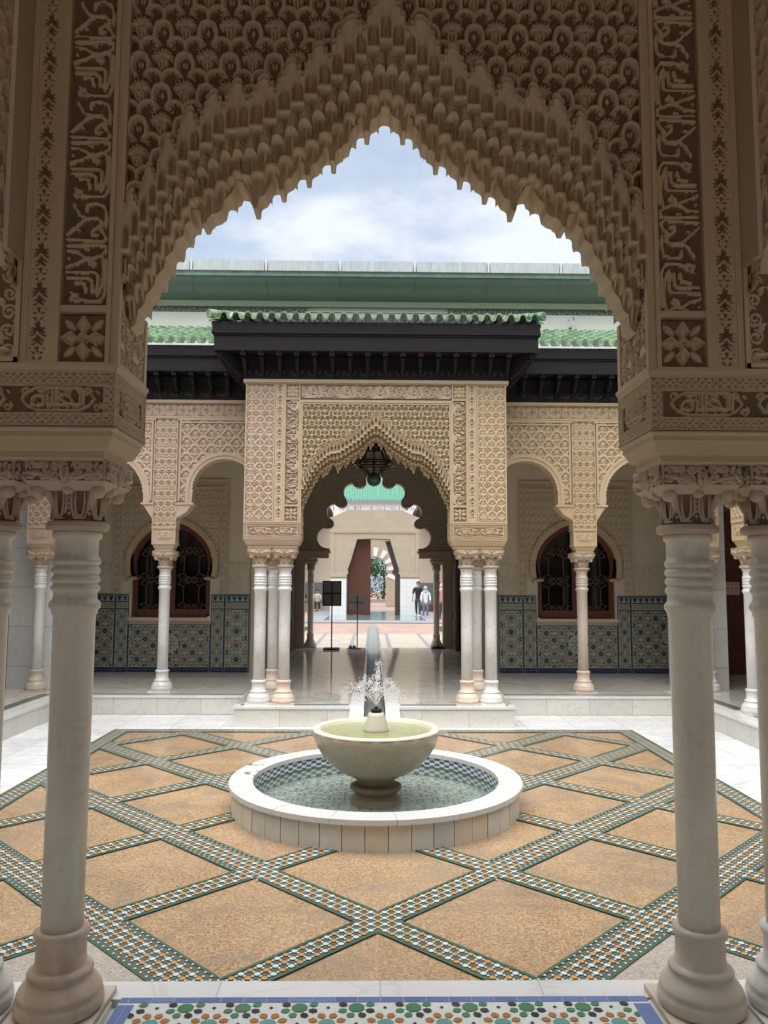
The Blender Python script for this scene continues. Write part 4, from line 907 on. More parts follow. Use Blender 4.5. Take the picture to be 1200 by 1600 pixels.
# ------------------------------------------------------------------ horseshoe outline, tile dado
def circ(cx, cz, r, a0, a1, n=24): return [(cx+r*math.cos(R(a0+(a1-a0)*i/n)), cz+r*math.sin(R(a0+(a1-a0)*i/n))) for i in range(n+1)]
def horseshoe(cx, k=1.0, base=1.16):
    L = [(-.665*k, base), (-.665*k, 1.79), (-.60*k, 1.80), (-.625*k, 1.86)]+[(x, z+.05*max(0, 1-abs(x)/.4)) for x, z in circ(0, 2.04, .70*k, 196, 90, 20)]
    Rr = [(-x, z) for x, z in L[:-1]][::-1]; return [(cx+x, z) for x, z in L+Rr]
def dado(t, secs, y, s):
    """zellige panelling: secs = list of (x0,x1,z0,z1)"""
    o = MB(); yb = y-.030; yp = y-.033
    def poly(pts, m, yy=yp):
        b = len(o.V); o.V += [(p[0], yy, p[1]) for p in pts]
        ar = sum(pts[i][0]*pts[(i+1) % len(pts)][1]-pts[(i+1) % len(pts)][0]*pts[i][1] for i in range(len(pts)))
        o.F.append(tuple(range(b, b+len(pts))) if ar > 0 else tuple(range(b+len(pts)-1, b-1, -1))); o.M.append(m)
    for (x0, x1, z0, z1) in secs:
        o.m = 0; o.box(x0, x1, yb, y+.005, z0, z1)
        # borders
        o.m = 1
        for a in ((x0, x0+.013, z0, z1), (x1-.013, x1, z0, z1), (x0+.018, x1-.018, z0, z0+.085), (x0+.018, x1-.018, z1-.018, z1)): o.box(a[0], a[1], yb-.002, yb, a[2], a[3])
        n = max(1, int((x1-x0-.04)/.042))
        for k in range(n):
            cx = x0+.03+(k+.5)*(x1-x0-.06)/n; poly([(cx-.008, z0+.045), (cx, z0+.037), (cx+.008, z0+.045), (cx, z0+.053)], 0, yp-.001)
        nz = int((z1-z0)/.09)
        for k in range(nz):
            for xx in (x0+.009, x1-.009): cz = z0+.1+k*.09; poly([(xx-.006, cz), (xx, cz-.012), (xx+.006, cz), (xx, cz+.012)], 0, yp-.001)
        top = z1-.018; zb = z0+.095
        if z1 > 1.3:   # stepped merlon row and small star band
            n = max(2, round((x1-x0-.04)/.10))
            for k in range(n):
                w = (x1-x0-.04)/n; cx = x0+.02+(k+.5)*w; poly([(cx-w*.42, top-.01), (cx+w*.42, top-.01), (cx+w*.14, top-.085), (cx-w*.14, top-.085)], 1 if k % 2 == 0 else 5)
            o.m = 1; o.box(x0+.018, x1-.018, yb-.002, yb, top-.115, top-.095)
            n = max(2, round((x1-x0-.06)/.034))
            for k in range(n):
                cx = x0+.03+(k+.5)*(x1-x0-.06)/n
                for r2, cz in enumerate((top-.14, top-.165, top-.19)): q = .010; poly([(cx-q, cz), (cx, cz-q), (cx+q, cz), (cx, cz+q)], [4, 3, 5][(k+r2) % 3])
            o.m = 1; o.box(x0+.018, x1-.018, yb-.002, yb, top-.235, top-.215); top -= .24
        else:
            n = max(2, round((x1-x0)/.05))
            for k in range(n): cx = x0+(k+.5)*(x1-x0)/n; poly([(cx-.011, z1-.004), (cx+.011, z1-.004), (cx+.011, z1-.016), (cx-.011, z1-.016)], 0, yp-.001)
        # interlaced rosettes
        w, h = x1-x0-.05, top-zb; P = .245 if w > .3 else max(.16, w)
        nx = max(1, round(w/P)); nzr = max(1, round(h/.245)); px, pz = w/nx, h/nzr; big = w > 1.0
        def clip(pts): return all(x0+.022 < a < x1-.022 and zb < b < top for a, b in pts)
        def kite(cx, cz, r, L, W, a, m):
            L *= 1.12; W *= 1.3
            c, sn = math.cos(a), math.sin(a); pts = [(cx+u*c-v*sn, cz+u*sn+v*c) for u, v in ((r-L/2, 0), (r-L*.15, W/2), (r+L*.2, W/2), (r+L/2, 0), (r+L*.2, -W/2), (r-L*.15, -W/2))]
            if clip(pts): poly(pts, m)
        for i in range(nx+1):
            for jz in range(nzr+1):
                for off in (0, 1):
                    cx, cz = x0+.025+(i+off*.5)*px, zb+(jz+off*.5)*pz
                    if cx > x1 or cz > top+.05: continue
                    sc = min(px, pz)/.36
                    c1 = [4, 3][(i+jz+off) % 2]; c2 = [5, 5, 4][(i*2+jz+off) % 3]
                    kite(cx, cz, 0, .04*sc, .04*sc, 0, 3)
                    for k in range(8):
                        a = k*PI/4+PI/8
                        kite(cx, cz, .050*sc, .050*sc, .026*sc, a, c1); kite(cx, cz, .093*sc, .034*sc, .020*sc, a+PI/8, c2); kite(cx, cz, .135*sc, .040*sc, .022*sc, a, [5, 4, 3][(k+i) % 3])
                        for q in (-.16, .16): kite(cx, cz, .120*sc, .020*sc, .015*sc, a+q+PI/8, 3 if k % 2 else 4)
        if big:   # large black-ringed wheel in the middle of the long panels
            cx, cz = (x0+x1)/2, zb+h*.56
            o.m = 0; poly(circ(cx, cz, .185, 0, 345, 23), 0, yp-.002)
            for k in range(8):
                a = k*PI/4; A = circ(cx+.145*math.cos(a), cz+.145*math.sin(a), .05, math.degrees(a)-70, math.degrees(a)+70, 6); B = circ(cx+.145*math.cos(a), cz+.145*math.sin(a), .030, math.degrees(a)+70, math.degrees(a)-70, 6)
                poly(A[:4]+B[3:], 3, yp-.003); poly(A[3:]+B[:4], 3, yp-.003)
                for r2, m in ((.045, 1), (.09, 2)):
                    c, sn = math.cos(a+PI/8), math.sin(a+PI/8); poly([(cx+u*c-v*sn, cz+u*sn+v*c) for u, v in ((r2-.02, 0), (r2, .011), (r2+.022, 0), (r2, -.011))], m, yp-.003)
    return o.build('tile_dado', [m_zbg, m_znavy, m_zgreen, m_zblack, m_zrust, m_zgreen], t)

# ------------------------------------------------------------------ gallery back walls with horseshoe windows
def back_wall(s):
    RECESS_MAT['m'] = m_patina_shade2
    side = 'left' if s < 0 else 'right'
    t = thing('gallery_wall', 'gallery back wall %s of the far arch, tiled dado below plain plaster, behind the lone %s column' % (side, 'white' if s < 0 else 'cream-stained'), 'wall', (s*3.5, 13.4, .25))
    xc = s*3.46; y = 13.4; X = lambda a, b: sorted((s*a, s*b))
    w = MB(); a, b = X(2.12, 2.79); w.box(a, b, y, y+.5, .25, 4.4); a, b = X(4.13, 5.75); w.box(a, b, y, y+.5, .25, 4.4)
    a, b = X(2.79, 4.13); w.box(a, b, y, y+.5, .25, 1.10); w.box(a, b, y, y+.5, 3.0, 4.4)
    o = horseshoe(xc, 1.0); w.m = 0
    n = len(o); tp = [(xc-.67+1.34*i/(n-1), 3.0) for i in range(n)]
    outer = []
    for i, p in enumerate(o):
        if p[1] < 1.85: outer.append((xc+(-.67 if p[0] < xc else .67), p[1]))
        else: outer.append((min(max(xc+(p[0]-xc)*1.9, xc-.67), xc+.67), 3.0 if abs(p[0]-xc) < .5 else min(3.0, p[1]+.2)))
    w.ribbon(o, outer, y, y+.5)
    w.build('plaster_wall', m_stucco_pl, t)
    # jamb at the hall opening, tiled low
    j = MB(); a, b = X(2.10, 2.119); j.box(a, b, y-.01, y+.5, .25, 1.55); j.build('jamb_tiles', mat('jamb_tile_'+side, (.30, .31, .28), .3, (.22, .24, .22), 14, .5), t)
    dado(t, [(min(s*p, s*q), max(s*p, s*q), .25, zt) for p, q, zt in ((2.12, 2.535, 1.55), (2.54, 2.765, 1.55), (2.77, 4.15, 1.05), (4.155, 4.38, 1.55), (4.385, 5.74, 1.55))], y, s)
    # carved frieze above the dado
    for p, q in ((2.13, 2.60), (4.46, 5.70)):
        a, b = X(p, q); f = MB(); frame(f, a, b, 1.56, 1.95, y, .014, .012); 
        n = max(3, round((b-a)/.11))
        for k in range(n):
            cx = a+(k+.5)*(b-a)/n; hw = (b-a)/n*.48; f.prism([(cx-hw, 2.08), (cx, 1.965), (cx+hw, 2.08)][::-1], y-.010, y+.01)
        f.box(a, b, y-.014, y+.01, 2.08, 2.095); f.build('frieze_frame', m_stucco_d, t)
        r = Rel(b-a-.03, .355, .010); cw = b-a-.03
        for k in range(max(1, round(cw/.36))):
            cx = .18+k*.36; 
            for rr in (.15, .11, .06): r.arc(cx, .178, rr, 0, 360, .009, .012)
            r.stroke([(cx-.17, .02), (cx+.17, .335)], .007, .010); r.stroke([(cx-.17, .335), (cx+.17, .02)], .007, .010); r.spiral(cx, .178, .04, 0, 1.3, .008, .012)
        rel_panel('frieze_panel', r, m_stucco_d, t, a+.015, y-.012, 1.577, .020, thr=.35, gain=1.5)
    # rectangular carved surround and arch trim
    a, b = xc-1.0, xc+.98
    f = MB()
    for q, wd, pr in ((0, .022, .03), (.13, .026, .028), (.30, .016, .02)): 
        for x0_, x1_, z0_, z1_ in ((a+q, a+q+wd, 1.56, 3.53-q), (b-q-wd, b-q, 1.56, 3.53-q), (a+q+wd, b-q-wd, 3.53-q-wd, 3.53-q)):
            if q == .30: z0_ = max(z0_, 2.2)
            f.box(x0_, x1_, y-pr, y+.01, z0_, z1_)
    f.build('surround_moulding', m_stucco_d, t)
    r = Rel(b-a-.04, 3.50-1.57, .011); U = r.U+a+.02; V = r.V+1.57
    lr = Rel(b-a-.04, 3.50-1.57, .011); lr.tile(diaper(.2, .2, .011, .1, .13).__class__(.1, .13, .011, True).almond(.05, .065, .06, .03, 90, .01).almond(.0, .0, .05, .03, 0, .01).arc(.05, .065, .04, 0, 360, .006, .010))
    r.H = lr.H; cx = (U[:-1, :-1]+U[1:, 1:])/2; cz = (V[:-1, :-1]+V[1:, 1:])/2
    mask = ((np.hypot(cx-xc, cz-2.04) > .80) & (cz > 1.86) & ((cx < a+.13) | (cx > b-.13) | (cz > 3.40) | ((cx > a+.16) & (cx < b-.16) & (cz < 3.37)))) | (((cx < a+.13) | (cx > b-.13)) & (cz <= 1.86))
    rel_panel('surround_relief', r, m_stucco_d, t, a+.02, y-.012, 1.57, .014, mask=mask, thr=.4, gain=1.3)
    tr = MB(); A = horseshoe(xc, 1.0, 1.83)[2:-2]; B = horseshoe(xc, 1.13, 1.83)[2:-2]; tr.ribbon(A, B, y-.030, y+.02)
    C1 = [p for p in circ(xc, 2.06, .795, 200, -20, 44)]; 
    for k in range(0, 44): tr.ball((C1[k][0], y-.02, C1[k][1]), .028, 6, 4)
    for q in (-1, 1): tr.box(*sorted((xc+q*.57, xc+q*.74)), y-.05, y+.02, 1.80, 1.835)
    tr.build('arch_trim', m_stucco, t)
    sl = MB(); sl.box(xc-.70, xc+.70, y-.05, y+.12, 1.105, 1.16); sl.build('sill', m_stucco_pl, t)
    # window
    wn = mesh_obj('window', *(lambda m: (m.V, m.F))(MB().ribbon(horseshoe(xc, .995, 1.165), horseshoe(xc, .875, 1.26), y+.06, y+.13)), m_maroon, t)
    fr = MB(); fr.box(xc-.60, xc+.60, y+.07, y+.12, 1.162, 1.30); fr.box(xc-.055, xc+.055, y+.068, y+.12, 1.30, 2.62); fr.box(xc-.62, xc+.62, y+.055, y+.07, 1.164, 1.195); fr.build('window_frame', m_maroon, wn)
    g = MB(); g.box(xc-.66, xc+.66, y+.18, y+.20, 1.17, 2.74); g.build('pane', m_dglass, wn)
    lt = MB(); yy = y+.105
    for q in (-1, 1):
        c0 = xc+q*.32
        def S(pts): lt.tube([(c0+x, yy, z) for x, z in pts], .009, 4)
        for zc in (1.55, 2.05):
            S([(-.13, zc-.14), (-.07, zc-.20), (0, zc-.24), (.07, zc-.20), (.13, zc-.14), (.13, zc+.14), (.07, zc+.20), (0, zc+.24), (-.07, zc+.20), (-.13, zc+.14), (-.13, zc-.14)])
            S([(-.24, zc+.18), (-.13, zc+.14)]); S([(.24, zc+.18), (.13, zc+.14)]); S([(-.24, zc-.18), (-.13, zc-.14)]); S([(.24, zc-.18), (.13, zc-.14)])
        for zc in (1.32, 1.80, 2.30):
            S([(-.12, zc), (-.06, zc+.06), (0, zc+.02), (.06, zc+.06), (.12, zc), (.06, zc-.06), (0, zc-.02), (-.06, zc-.06), (-.12, zc)]); S([(-.22, zc-.07), (-.12, zc+.05), (-.02, zc-.07)]); S([(.22, zc-.07), (.12, zc+.05), (.02, zc-.07)])
            S([(-.22, zc+.07), (-.12, zc-.05), (-.02, zc+.07)]); S([(.22, zc+.07), (.12, zc-.05), (.02, zc+.07)])
    lt.build('lattice', m_lat, wn)
    return t
back_wall(-1); back_wall(1)

# ------------------------------------------------------------------ side arcades (local frame: x along, front at y=0)
def arcade(name_label, loc, rot, bays, piers, x0, x1, m, fz=True):
    t = thing('arcade_wall', name_label, 'arcade', loc, rotz=rot); res = .009; TH = .24
    core = MB(); zt = 4.30
    core.box(x0, x1, .035, TH, 4.03, zt)
    for a, b in piers: core.box(a, b, .035, TH, 2.53, 4.03)
    core.build('wall_core', m_stucco_pl, t, local=True)
    cn = MB(); cn.box(x0, x1, -.03, TH+.02, 4.295, 4.335); cn.box(x0, x1, -.012, .02, 4.285, 4.2945); cn.box(x0, x1, -.008, .02, 4.085, 4.105)
    for a, b in piers:
        frame(cn, a, b, 2.53, 4.083, 0, .012, .006, .022)
        cn.box(a-.004, b+.004, -.006, TH+.006, 2.505, 2.529)
    for a, b, cx, r, cz in bays:
        cn.box(a, b, -.004, .02, 4.05, 4.082); cn.box(a+.02, a+.045, -.002, .02, 2.9, 4.05); cn.box(b-.045, b-.02, -.002, .02, 2.9, 4.05); cn.box(a+.045, b-.045, -.002, .02, 4.01, 4.03)
    cn.build('moulding', m, t, local=True)
    def rp(nm, r, xx, zz, d, mask=None, par=None):
        P = np.stack([xx+r.U, d-r.H, zz+r.V], -1).reshape(-1, 3); F = grid_faces(r.nx, r.ny, mask)
        if mask is not None: u, inv = np.unique(F, return_inverse=True); P = P[u]; F = inv.reshape(-1, 4)
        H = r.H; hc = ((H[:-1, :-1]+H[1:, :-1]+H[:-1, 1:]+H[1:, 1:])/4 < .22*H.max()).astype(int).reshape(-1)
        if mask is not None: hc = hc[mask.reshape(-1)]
        return mesh_obj(nm, P, F, [m, m_patina_shade2], par or t, hc, smooth=True, local=True)
    rp('frieze', scroll(x1-x0, .175, res, .085), x0, 4.108, .012)
    for a, b in piers:
        rp('diaper_panel', diaper(b-a-.024, 1.525, res), a+.012, 2.545, .016)
        im = MB(); im.box(a+.008, b-.008, .008, TH-.008, 2.312, 2.505); im.box(a, b, 0, TH, 2.306, 2.313); rect_loft(im, a, b, 0, TH, [(0, 2.306), (0, 2.29), (.018, 2.27), (.03, 2.235), (.04, 2.22), (.04, 2.202)]); 
        im.box(a-.0, a+.02, -.002, .01, 2.313, 2.504); im.box(b-.02, b, -.002, .01, 2.313, 2.504)
        io = im.build('impost_band', m, t, local=True); rp('impost_relief', cartouche(b-a-.05, .12, res), a+.025, 2.35, .010, par=io)
    for a, b, cx, r, cz in bays:
        q = Rel(b-a, 4.05-2.9, res); q.H = weave(b-a, 4.05-2.9, res).H; U = q.U+a; V = q.V+2.9; mx = (U[:-1, :-1]+U[1:, 1:])/2; mz = (V[:-1, :-1]+V[1:, 1:])/2
        mask = (((mz > cz) & (np.hypot(mx-cx, mz-cz) > r+.06)) | ((mz <= cz) & (np.abs(mx-cx) > r+.06))) & (mx > a+.045) & (mx < b-.045)
        rp('spandrel_panel', q, a, 2.9, .020, mask)
        n = 60; A = [(cx-r, 2.87)]+circ(cx, cz, r, 180, 0, n)+[(cx+r, 2.87)]; B = [(cx-r-.09, 2.87)]+circ(cx, cz, r+.09, 180, 0, n)+[(cx+r+.09, 2.87)]
        tr = MB(); sc = []
        for i, p in enumerate(A):
            w = .016*abs(math.sin(i*PI/2.0)) if 0 < i < n+1 else 0; sc.append((cx+(p[0]-cx)*(1-w/r), cz+(p[1]-cz)*(1-w/r) if p[1] > cz else p[1]))
        tr.ribbon(sc, B, -.004, .03); tr.ribbon([(cx+(p[0]-cx)*1.09, cz+(p[1]-cz)*1.09 if p[1] > cz else p[1]) for p in A], [(cx+(p[0]-cx)*1.16, cz+(p[1]-cz)*1.16 if p[1] > cz else p[1]) for p in A], -.014, -.004)
        # soffit + rear face
        top = [(min(max(p[0], a), b) if 0 < i < n+2 else (a if i == 0 else b), 4.03 if 4 < i < n-2 else (2.87 if i in (0, n+2) else 2.87+(4.03-2.87)*min(i, n+2-i)/5)) for i, p in enumerate(A)]
        top = [((a if i < (n+2)/2 else b), min(4.03, 2.87+(4.03-2.87)*min(i, n+2-i)/12)) if min(i, n+2-i) < 12 else (a+(b-a)*(i-12)/(n+2-24), 4.03) for i in range(n+3)]
        tr.ribbon(A, top, .0301, TH); tr.build('arch_trim', m, t, local=True)
        for sg, e in ((-1, a), (1, b)):
            k = MB(); ex = cx+sg*(r-.03); lo, hi = sorted((ex, e)); k.box(lo, hi, -.012, TH, 2.845, 2.872); k.prism([(e, 2.845), (ex+sg*.02, 2.845), (ex+sg*.06, 2.80), (ex+sg*.10, 2.74), (e-sg*.012, 2.66), (e, 2.62)][::-sg], .002, TH-.004); k.build('bracket', m, t, local=True)
    return t
bl = [(-2.795, -1.64, -2.13, .455, 3.05), (-4.52, -3.125, -3.82, .56, 2.98)]; pl = [(-3.125, -2.795), (-4.86, -4.52)]
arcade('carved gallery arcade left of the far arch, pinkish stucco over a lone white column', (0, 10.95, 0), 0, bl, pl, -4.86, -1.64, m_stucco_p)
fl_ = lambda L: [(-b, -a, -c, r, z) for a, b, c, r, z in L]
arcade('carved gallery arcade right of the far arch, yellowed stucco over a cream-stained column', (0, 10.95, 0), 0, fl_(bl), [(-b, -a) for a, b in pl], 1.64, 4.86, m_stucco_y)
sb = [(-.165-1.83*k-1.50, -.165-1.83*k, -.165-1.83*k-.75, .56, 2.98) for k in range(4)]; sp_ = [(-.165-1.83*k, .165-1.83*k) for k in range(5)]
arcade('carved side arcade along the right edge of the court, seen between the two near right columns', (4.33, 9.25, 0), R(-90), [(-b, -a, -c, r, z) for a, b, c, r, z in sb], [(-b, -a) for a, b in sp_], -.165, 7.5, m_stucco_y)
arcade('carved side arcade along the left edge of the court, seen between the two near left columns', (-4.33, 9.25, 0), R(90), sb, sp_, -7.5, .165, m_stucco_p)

# ------------------------------------------------------------------ eaves and tiled roofs
def tiles(mb, x0, x1, y0, z0, y1, z1, p=.15, axis=1):
    n = max(1, round((x1-x0)/p)); p = (x1-x0)/n; k = 16; xs = [x0+p*i/k for i in range(n*k+1)]
    L = math.hypot(y1-y0, z1-z0); nr = max(1, round(L/.28)); rows = []
    for r in range(nr):
        for u in (0, 1): rows.append(((r+u)/nr, .030*(1-u)))
    def prof(i):
        t = (i % k)/k; q = ((t % .5)-.25)/.25; return (1 if t < .5 else -1)*.042*math.sqrt(max(0, 1-q*q))
    vs = []; fs = []; m = len(xs)
    for (u, up) in rows:
        for i, x in enumerate(xs): vs.append((x+math.sin(i*7.3+u*9)*.0, y0+(y1-y0)*u, z0+(z1-z0)*u+prof(i)+up))
    for r in range(len(rows)-1):
        for i in range(m-1): fs.append((r*m+i, r*m+i+1, (r+1)*m+i+1, (r+1)*m+i))
    b = len(vs)
    for i, x in enumerate(xs): vs.append((x, y0+.002, z0+prof(i)+.030-.022))
    for i, x in enumerate(xs): vs.append((x, y0+.30, z0+(z1-z0)*.3/max(.3, y1-y0)+prof(i)-.03))
    for i in range(m-1): fs.append((b+i, b+i+1, i+1, i)); fs.append((b+m+i, b+m+i+1, b+i+1, b+i))
    mb.add(vs, fs)
def eave(label, xl, xr, yw, yf, zf0, roof, wrap, corb, ends=()):
    """timber eave: carved board on the wall, corbels, fascia, glazed tiles"""
    cat = 'eave'; t = thing('timber_eave', label, cat, ((xl+xr)/2, yw, 4.34))
    o = yw-yf; wl, wr = xl+(o if wrap else 0), xr-(o if wrap else 0)
    dk = MB(); dk.box(wl+.03, wr-.03, yw-.02, yw+.3, 4.345, 4.46); dk.box(wl+.03, wr-.03, yw-.035, yw+.3, 4.455, 4.475)
    if not wrap:
        s_ = -1 if xl < 0 else 1; dk.box(*sorted((s_*1.665, s_*2.06)), 10.94, 11.2, 4.345, 4.75)
    dk.build('carved_board', m_blackw, t)
    r = Rel(wr-wl-.08, .095, .010); r.H = calligraphy(wr-wl-.08, .095, .010, False).H*.6; rel_panel('inscription', r, m_blackw2, t, wl+.04, yw-.026, 4.352, .008)
    s = MB(); steps = [(.04, 4.475, 4.54), (.10, 4.54, 4.60), (.17, 4.60, 4.655)]
    for q, za, zb in steps: s.box(wl-(q if wrap else 0)+.03, wr+(q if wrap else 0)-.03, yw-q*.5, yw+.35, za+.001, zb)
    s.box(xl+.012, xr-.012, yf+.02, yw+.35 if not wrap else yw+1.1, zf0-.012+.012, zf0+.02)
    s.build('soffit', m_blackw, t)
    f = MB(); yb = yw+.3 if not wrap else yw+1.12
    def ring(e, za, zb):
        f.box(xl-e, xr+e, yf-e, yf+.03, za, zb)
        if wrap: f.box(xl-e, xl+.03, yf+.03, yb, za, zb); f.box(xr-.03, xr+e, yf+.03, yb, za, zb)
    ring(0, zf0-.005, zf0+.165); ring(.012, zf0+.166, zf0+.19); ring(.030, zf0+.191, zf0+.225); ring(.022, zf0+.226, zf0+.34)
    ring(.008, zf0-.022, zf0-.006)
    f.build('fascia', m_blackw2, t)
    # corbels
    c0 = None; n = corb; span = wr-wl-.12
    def corbel(par):
        m = MB(); m.box(-.028, .028, -o+.03, 0, .255, .335); m.box(-.024, .024, -o+.09, 0, .18, .2549); m.box(-.020, .020, -o+.15, 0, .11, .1799); m.box(-.033, .033, -o+.012, -o+.0299, .262, .345); m.ball((0, -o+.008, .30), .017, 8, 5)
        m.tube([(0, -o+.06, .25), (0, -o+.10, .20), (0, -o+.13, .17), (0, -o+.17, .12), (0, -.03, .06)], [.026, .022, .024, .020, .02], 6)
        return m.build('corbel', m_blackw2, par, smooth=False, local=True)
    for k in range(n):
        x = wl+.06+span*k/(n-1) if n > 1 else (wl+wr)/2
        if c0 is None: c0 = corbel(t); c = c0
        else: c = c0.copy(); COL.objects.link(c); c.parent = t
        c.location = (x-(xl+xr)/2, 0, zf0-4.34-.335)
        c.rotation_euler.z = 0
    if wrap:
        for sg in (-1, 1):
            for k in range(4):
                c = c0.copy(); COL.objects.link(c); c.parent = t; c.location = (sg*((wr-wl)/2-.02), .12+k*.25, zf0-4.34-.335); c.rotation_euler.z = R(90)*sg
            c = c0.copy(); COL.objects.link(c); c.parent = t; c.location = (sg*((wr-wl)/2-.03), .02, zf0-4.34-.335); c.rotation_euler.z = R(45)*sg; c.scale = (1.2, 1.35, 1)
    # tiles
    rt = MB(); z0 = zf0+.385; yr, zr = roof
    tiles(rt, xl-.06, xr+.06, yf-.075, z0, yr, zr)
    if wrap:
        keep = []
        for f_ in rt.F:
            cx_ = sum(rt.V[i][0] for i in f_)/len(f_); cy_ = sum(rt.V[i][1] for i in f_)/len(f_)
            if min(cx_-(xl-.075), xr+.075-cx_) >= cy_-(yf-.075)-.03: keep.append(f_)
        rt.F = keep; rt.M = [0]*len(keep)
        for sg in (-1, 1):
            q = MB(); tiles(q, yf-.07, yw+1.1, 0, 0, .9, .22)
            vs = [((xl-.075+v[1]) if sg < 0 else (xr+.075-v[1]), v[0], z0+v[2]) for v in q.V]; fs = []
            for f_ in q.F:
                c1 = sum(q.V[i][1] for i in f_)/len(f_); c0 = sum(q.V[i][0] for i in f_)/len(f_)
                if c1 < c0-(yf-.075)+.01: fs.append(tuple(reversed(f_)) if sg < 0 else f_)
            rt.add(vs, fs)
            for k in range(6):
                u = k/6*.85; rt.tube([(sg*(abs(xr)+.06-u), yf-.065+u, z0+.035+u*.244), (sg*(abs(xr)+.06-u-.14), yf-.065+u+.14, z0+.04+u*.244+.03)], [.058, .046], 10)
    rt.build('roof_tiles', m_roof, t, smooth=False)
    return t
eave('black timber eave with green glazed tiles projecting over the far central arch', -2.02, 2.02, 9.80, 9.50, 4.655, (10.7, 5.35), True, 16)
eave('lower black timber eave with green tiles over the left gallery', -8.2, -2.02, 10.95, 10.63, 4.695, (12.4, 5.86), False, 26)
eave('lower black timber eave with green tiles over the right gallery', 2.02, 8.2, 10.95, 10.63, 4.695, (12.4, 5.86), False, 26)

RECESS_MAT['m'] = None
# ------------------------------------------------------------------ tall mint building behind
def tall():
    t = thing('mint_building', 'tall mint green building with a dark green curved eave rising behind the tiled roofs', 'building', (0, 17, 4.8))
    w = MB(); w.box(-14, 14, 17, 17.4, 5.0, 7.80); w.box(-14, 14, 17, 17.4, 7.96, 8.05); w.box(-14, 14, 17.1, 17.4, 7.80, 7.96); w.build('wall', m_mint, t)
    b = MB(); b.box(-14, 14, 16.97, 17.0, 7.89, 8.02); b.build('green_band', m_mint2, t)
    fz = MB(); fz.box(-14, 14, 16.985, 17.0, 7.76, 7.775); fz.box(-14, 14, 16.985, 17.0, 7.875, 7.89)
    k = -14+.07
    while k < 14:
        if abs(k) > 1.5:
            fz.m = 0; c = circ(k, 7.825, .052, 0, 360, 12); d = circ(k, 7.825, .032, 0, 360, 12); fz.ribbon(c[::-1], d[::-1], 16.98, 17.0)
            for sg in (-1, 1): fz.tube([(k+.12-.045, 16.985, 7.825-sg*.045), (k+.12+.045, 16.985, 7.825+sg*.045)], .012, 4)
        k += .24
    fz.build('pierced_frieze', mat('dark_green_frieze', (.05, .085, .065), .6), t)
    cv = MB(); n = 10; pts = [(17.0, 8.00)]
    for i in range(n+1):
        a = PI/2*i/n; pts.append((17.0-.68*math.sin(a)*1.0, 8.02+.30*(1-math.cos(a))))
    prof = pts; edges = [-13.9, -12.2, -10.5, -8.8, -7.1, -5.5, -3.95, -2.35, -.76, .84, 2.43, 4.0, 5.6, 7.2, 8.9, 10.6, 12.3, 13.9]
    for a, b_ in zip(edges[:-1], edges[1:]):
        A = [(p[0], p[1]) for p in prof]; m = len(A); vs = [(a+.006, y, z) for y, z in A]+[(b_-.006, y, z) for y, z in A]
        cv.add(vs, [(i, m+i, m+i+1, i+1) for i in range(m-1)])
    cv.build('curved_soffit', m_cove, t, smooth=False)
    bk = MB(); bk.add([(-13.9, y+.01, z+.01) for y, z in prof]+[(13.9, y+.01, z+.01) for y, z in prof], [(i, len(prof)+i, len(prof)+i+1, i+1) for i in range(len(prof)-1)]); bk.build('joint_backing', m_fasc, t)
    f = MB(); f.box(-13.9, 13.9, 16.28, 17.3, 8.321, 8.42); f.build('fascia', m_fasc, t)
    p = MB(); p.m = 0
    for a, b_ in zip(edges[:-1], edges[1:]): p.box(a+.04, b_-.04, 16.24, 17.2, 8.421, 8.645)
    p.m = 1
    for a in edges: p.box(a-.022, a+.022, 16.236, 17.2, 8.4212, 8.642)
    p.build('parapet', [m_para, mat('parapet_joint', (.60, .62, .60), .7)], t)
    for x, z, lab in ((-4.62, 7.3, 'small weed growing on the mint wall left of the central roof'), (4.36, 7.4, 'small weed growing on the mint wall right of the central roof')):
        wd = MB()
        for i in range(34):
            q = Vector((x+RNG.normal(0, .05), 16.9+RNG.normal(0, .03), z-.15+abs(RNG.normal(0, .16)))); d = Vector(RNG.normal(0, .03, 3)); e = Vector(RNG.normal(0, .03, 3)); wd.add([q[:], (q+d)[:], (q+d+e)[:], (q+e)[:]], [(0, 1, 2, 3)])
        wd.tube([(x, 17.0, z-.2), (x, 16.92, z+.05)], .012, 5)
        tag(wd.build('weed', m_leaf), lab, 'weed')
tall()

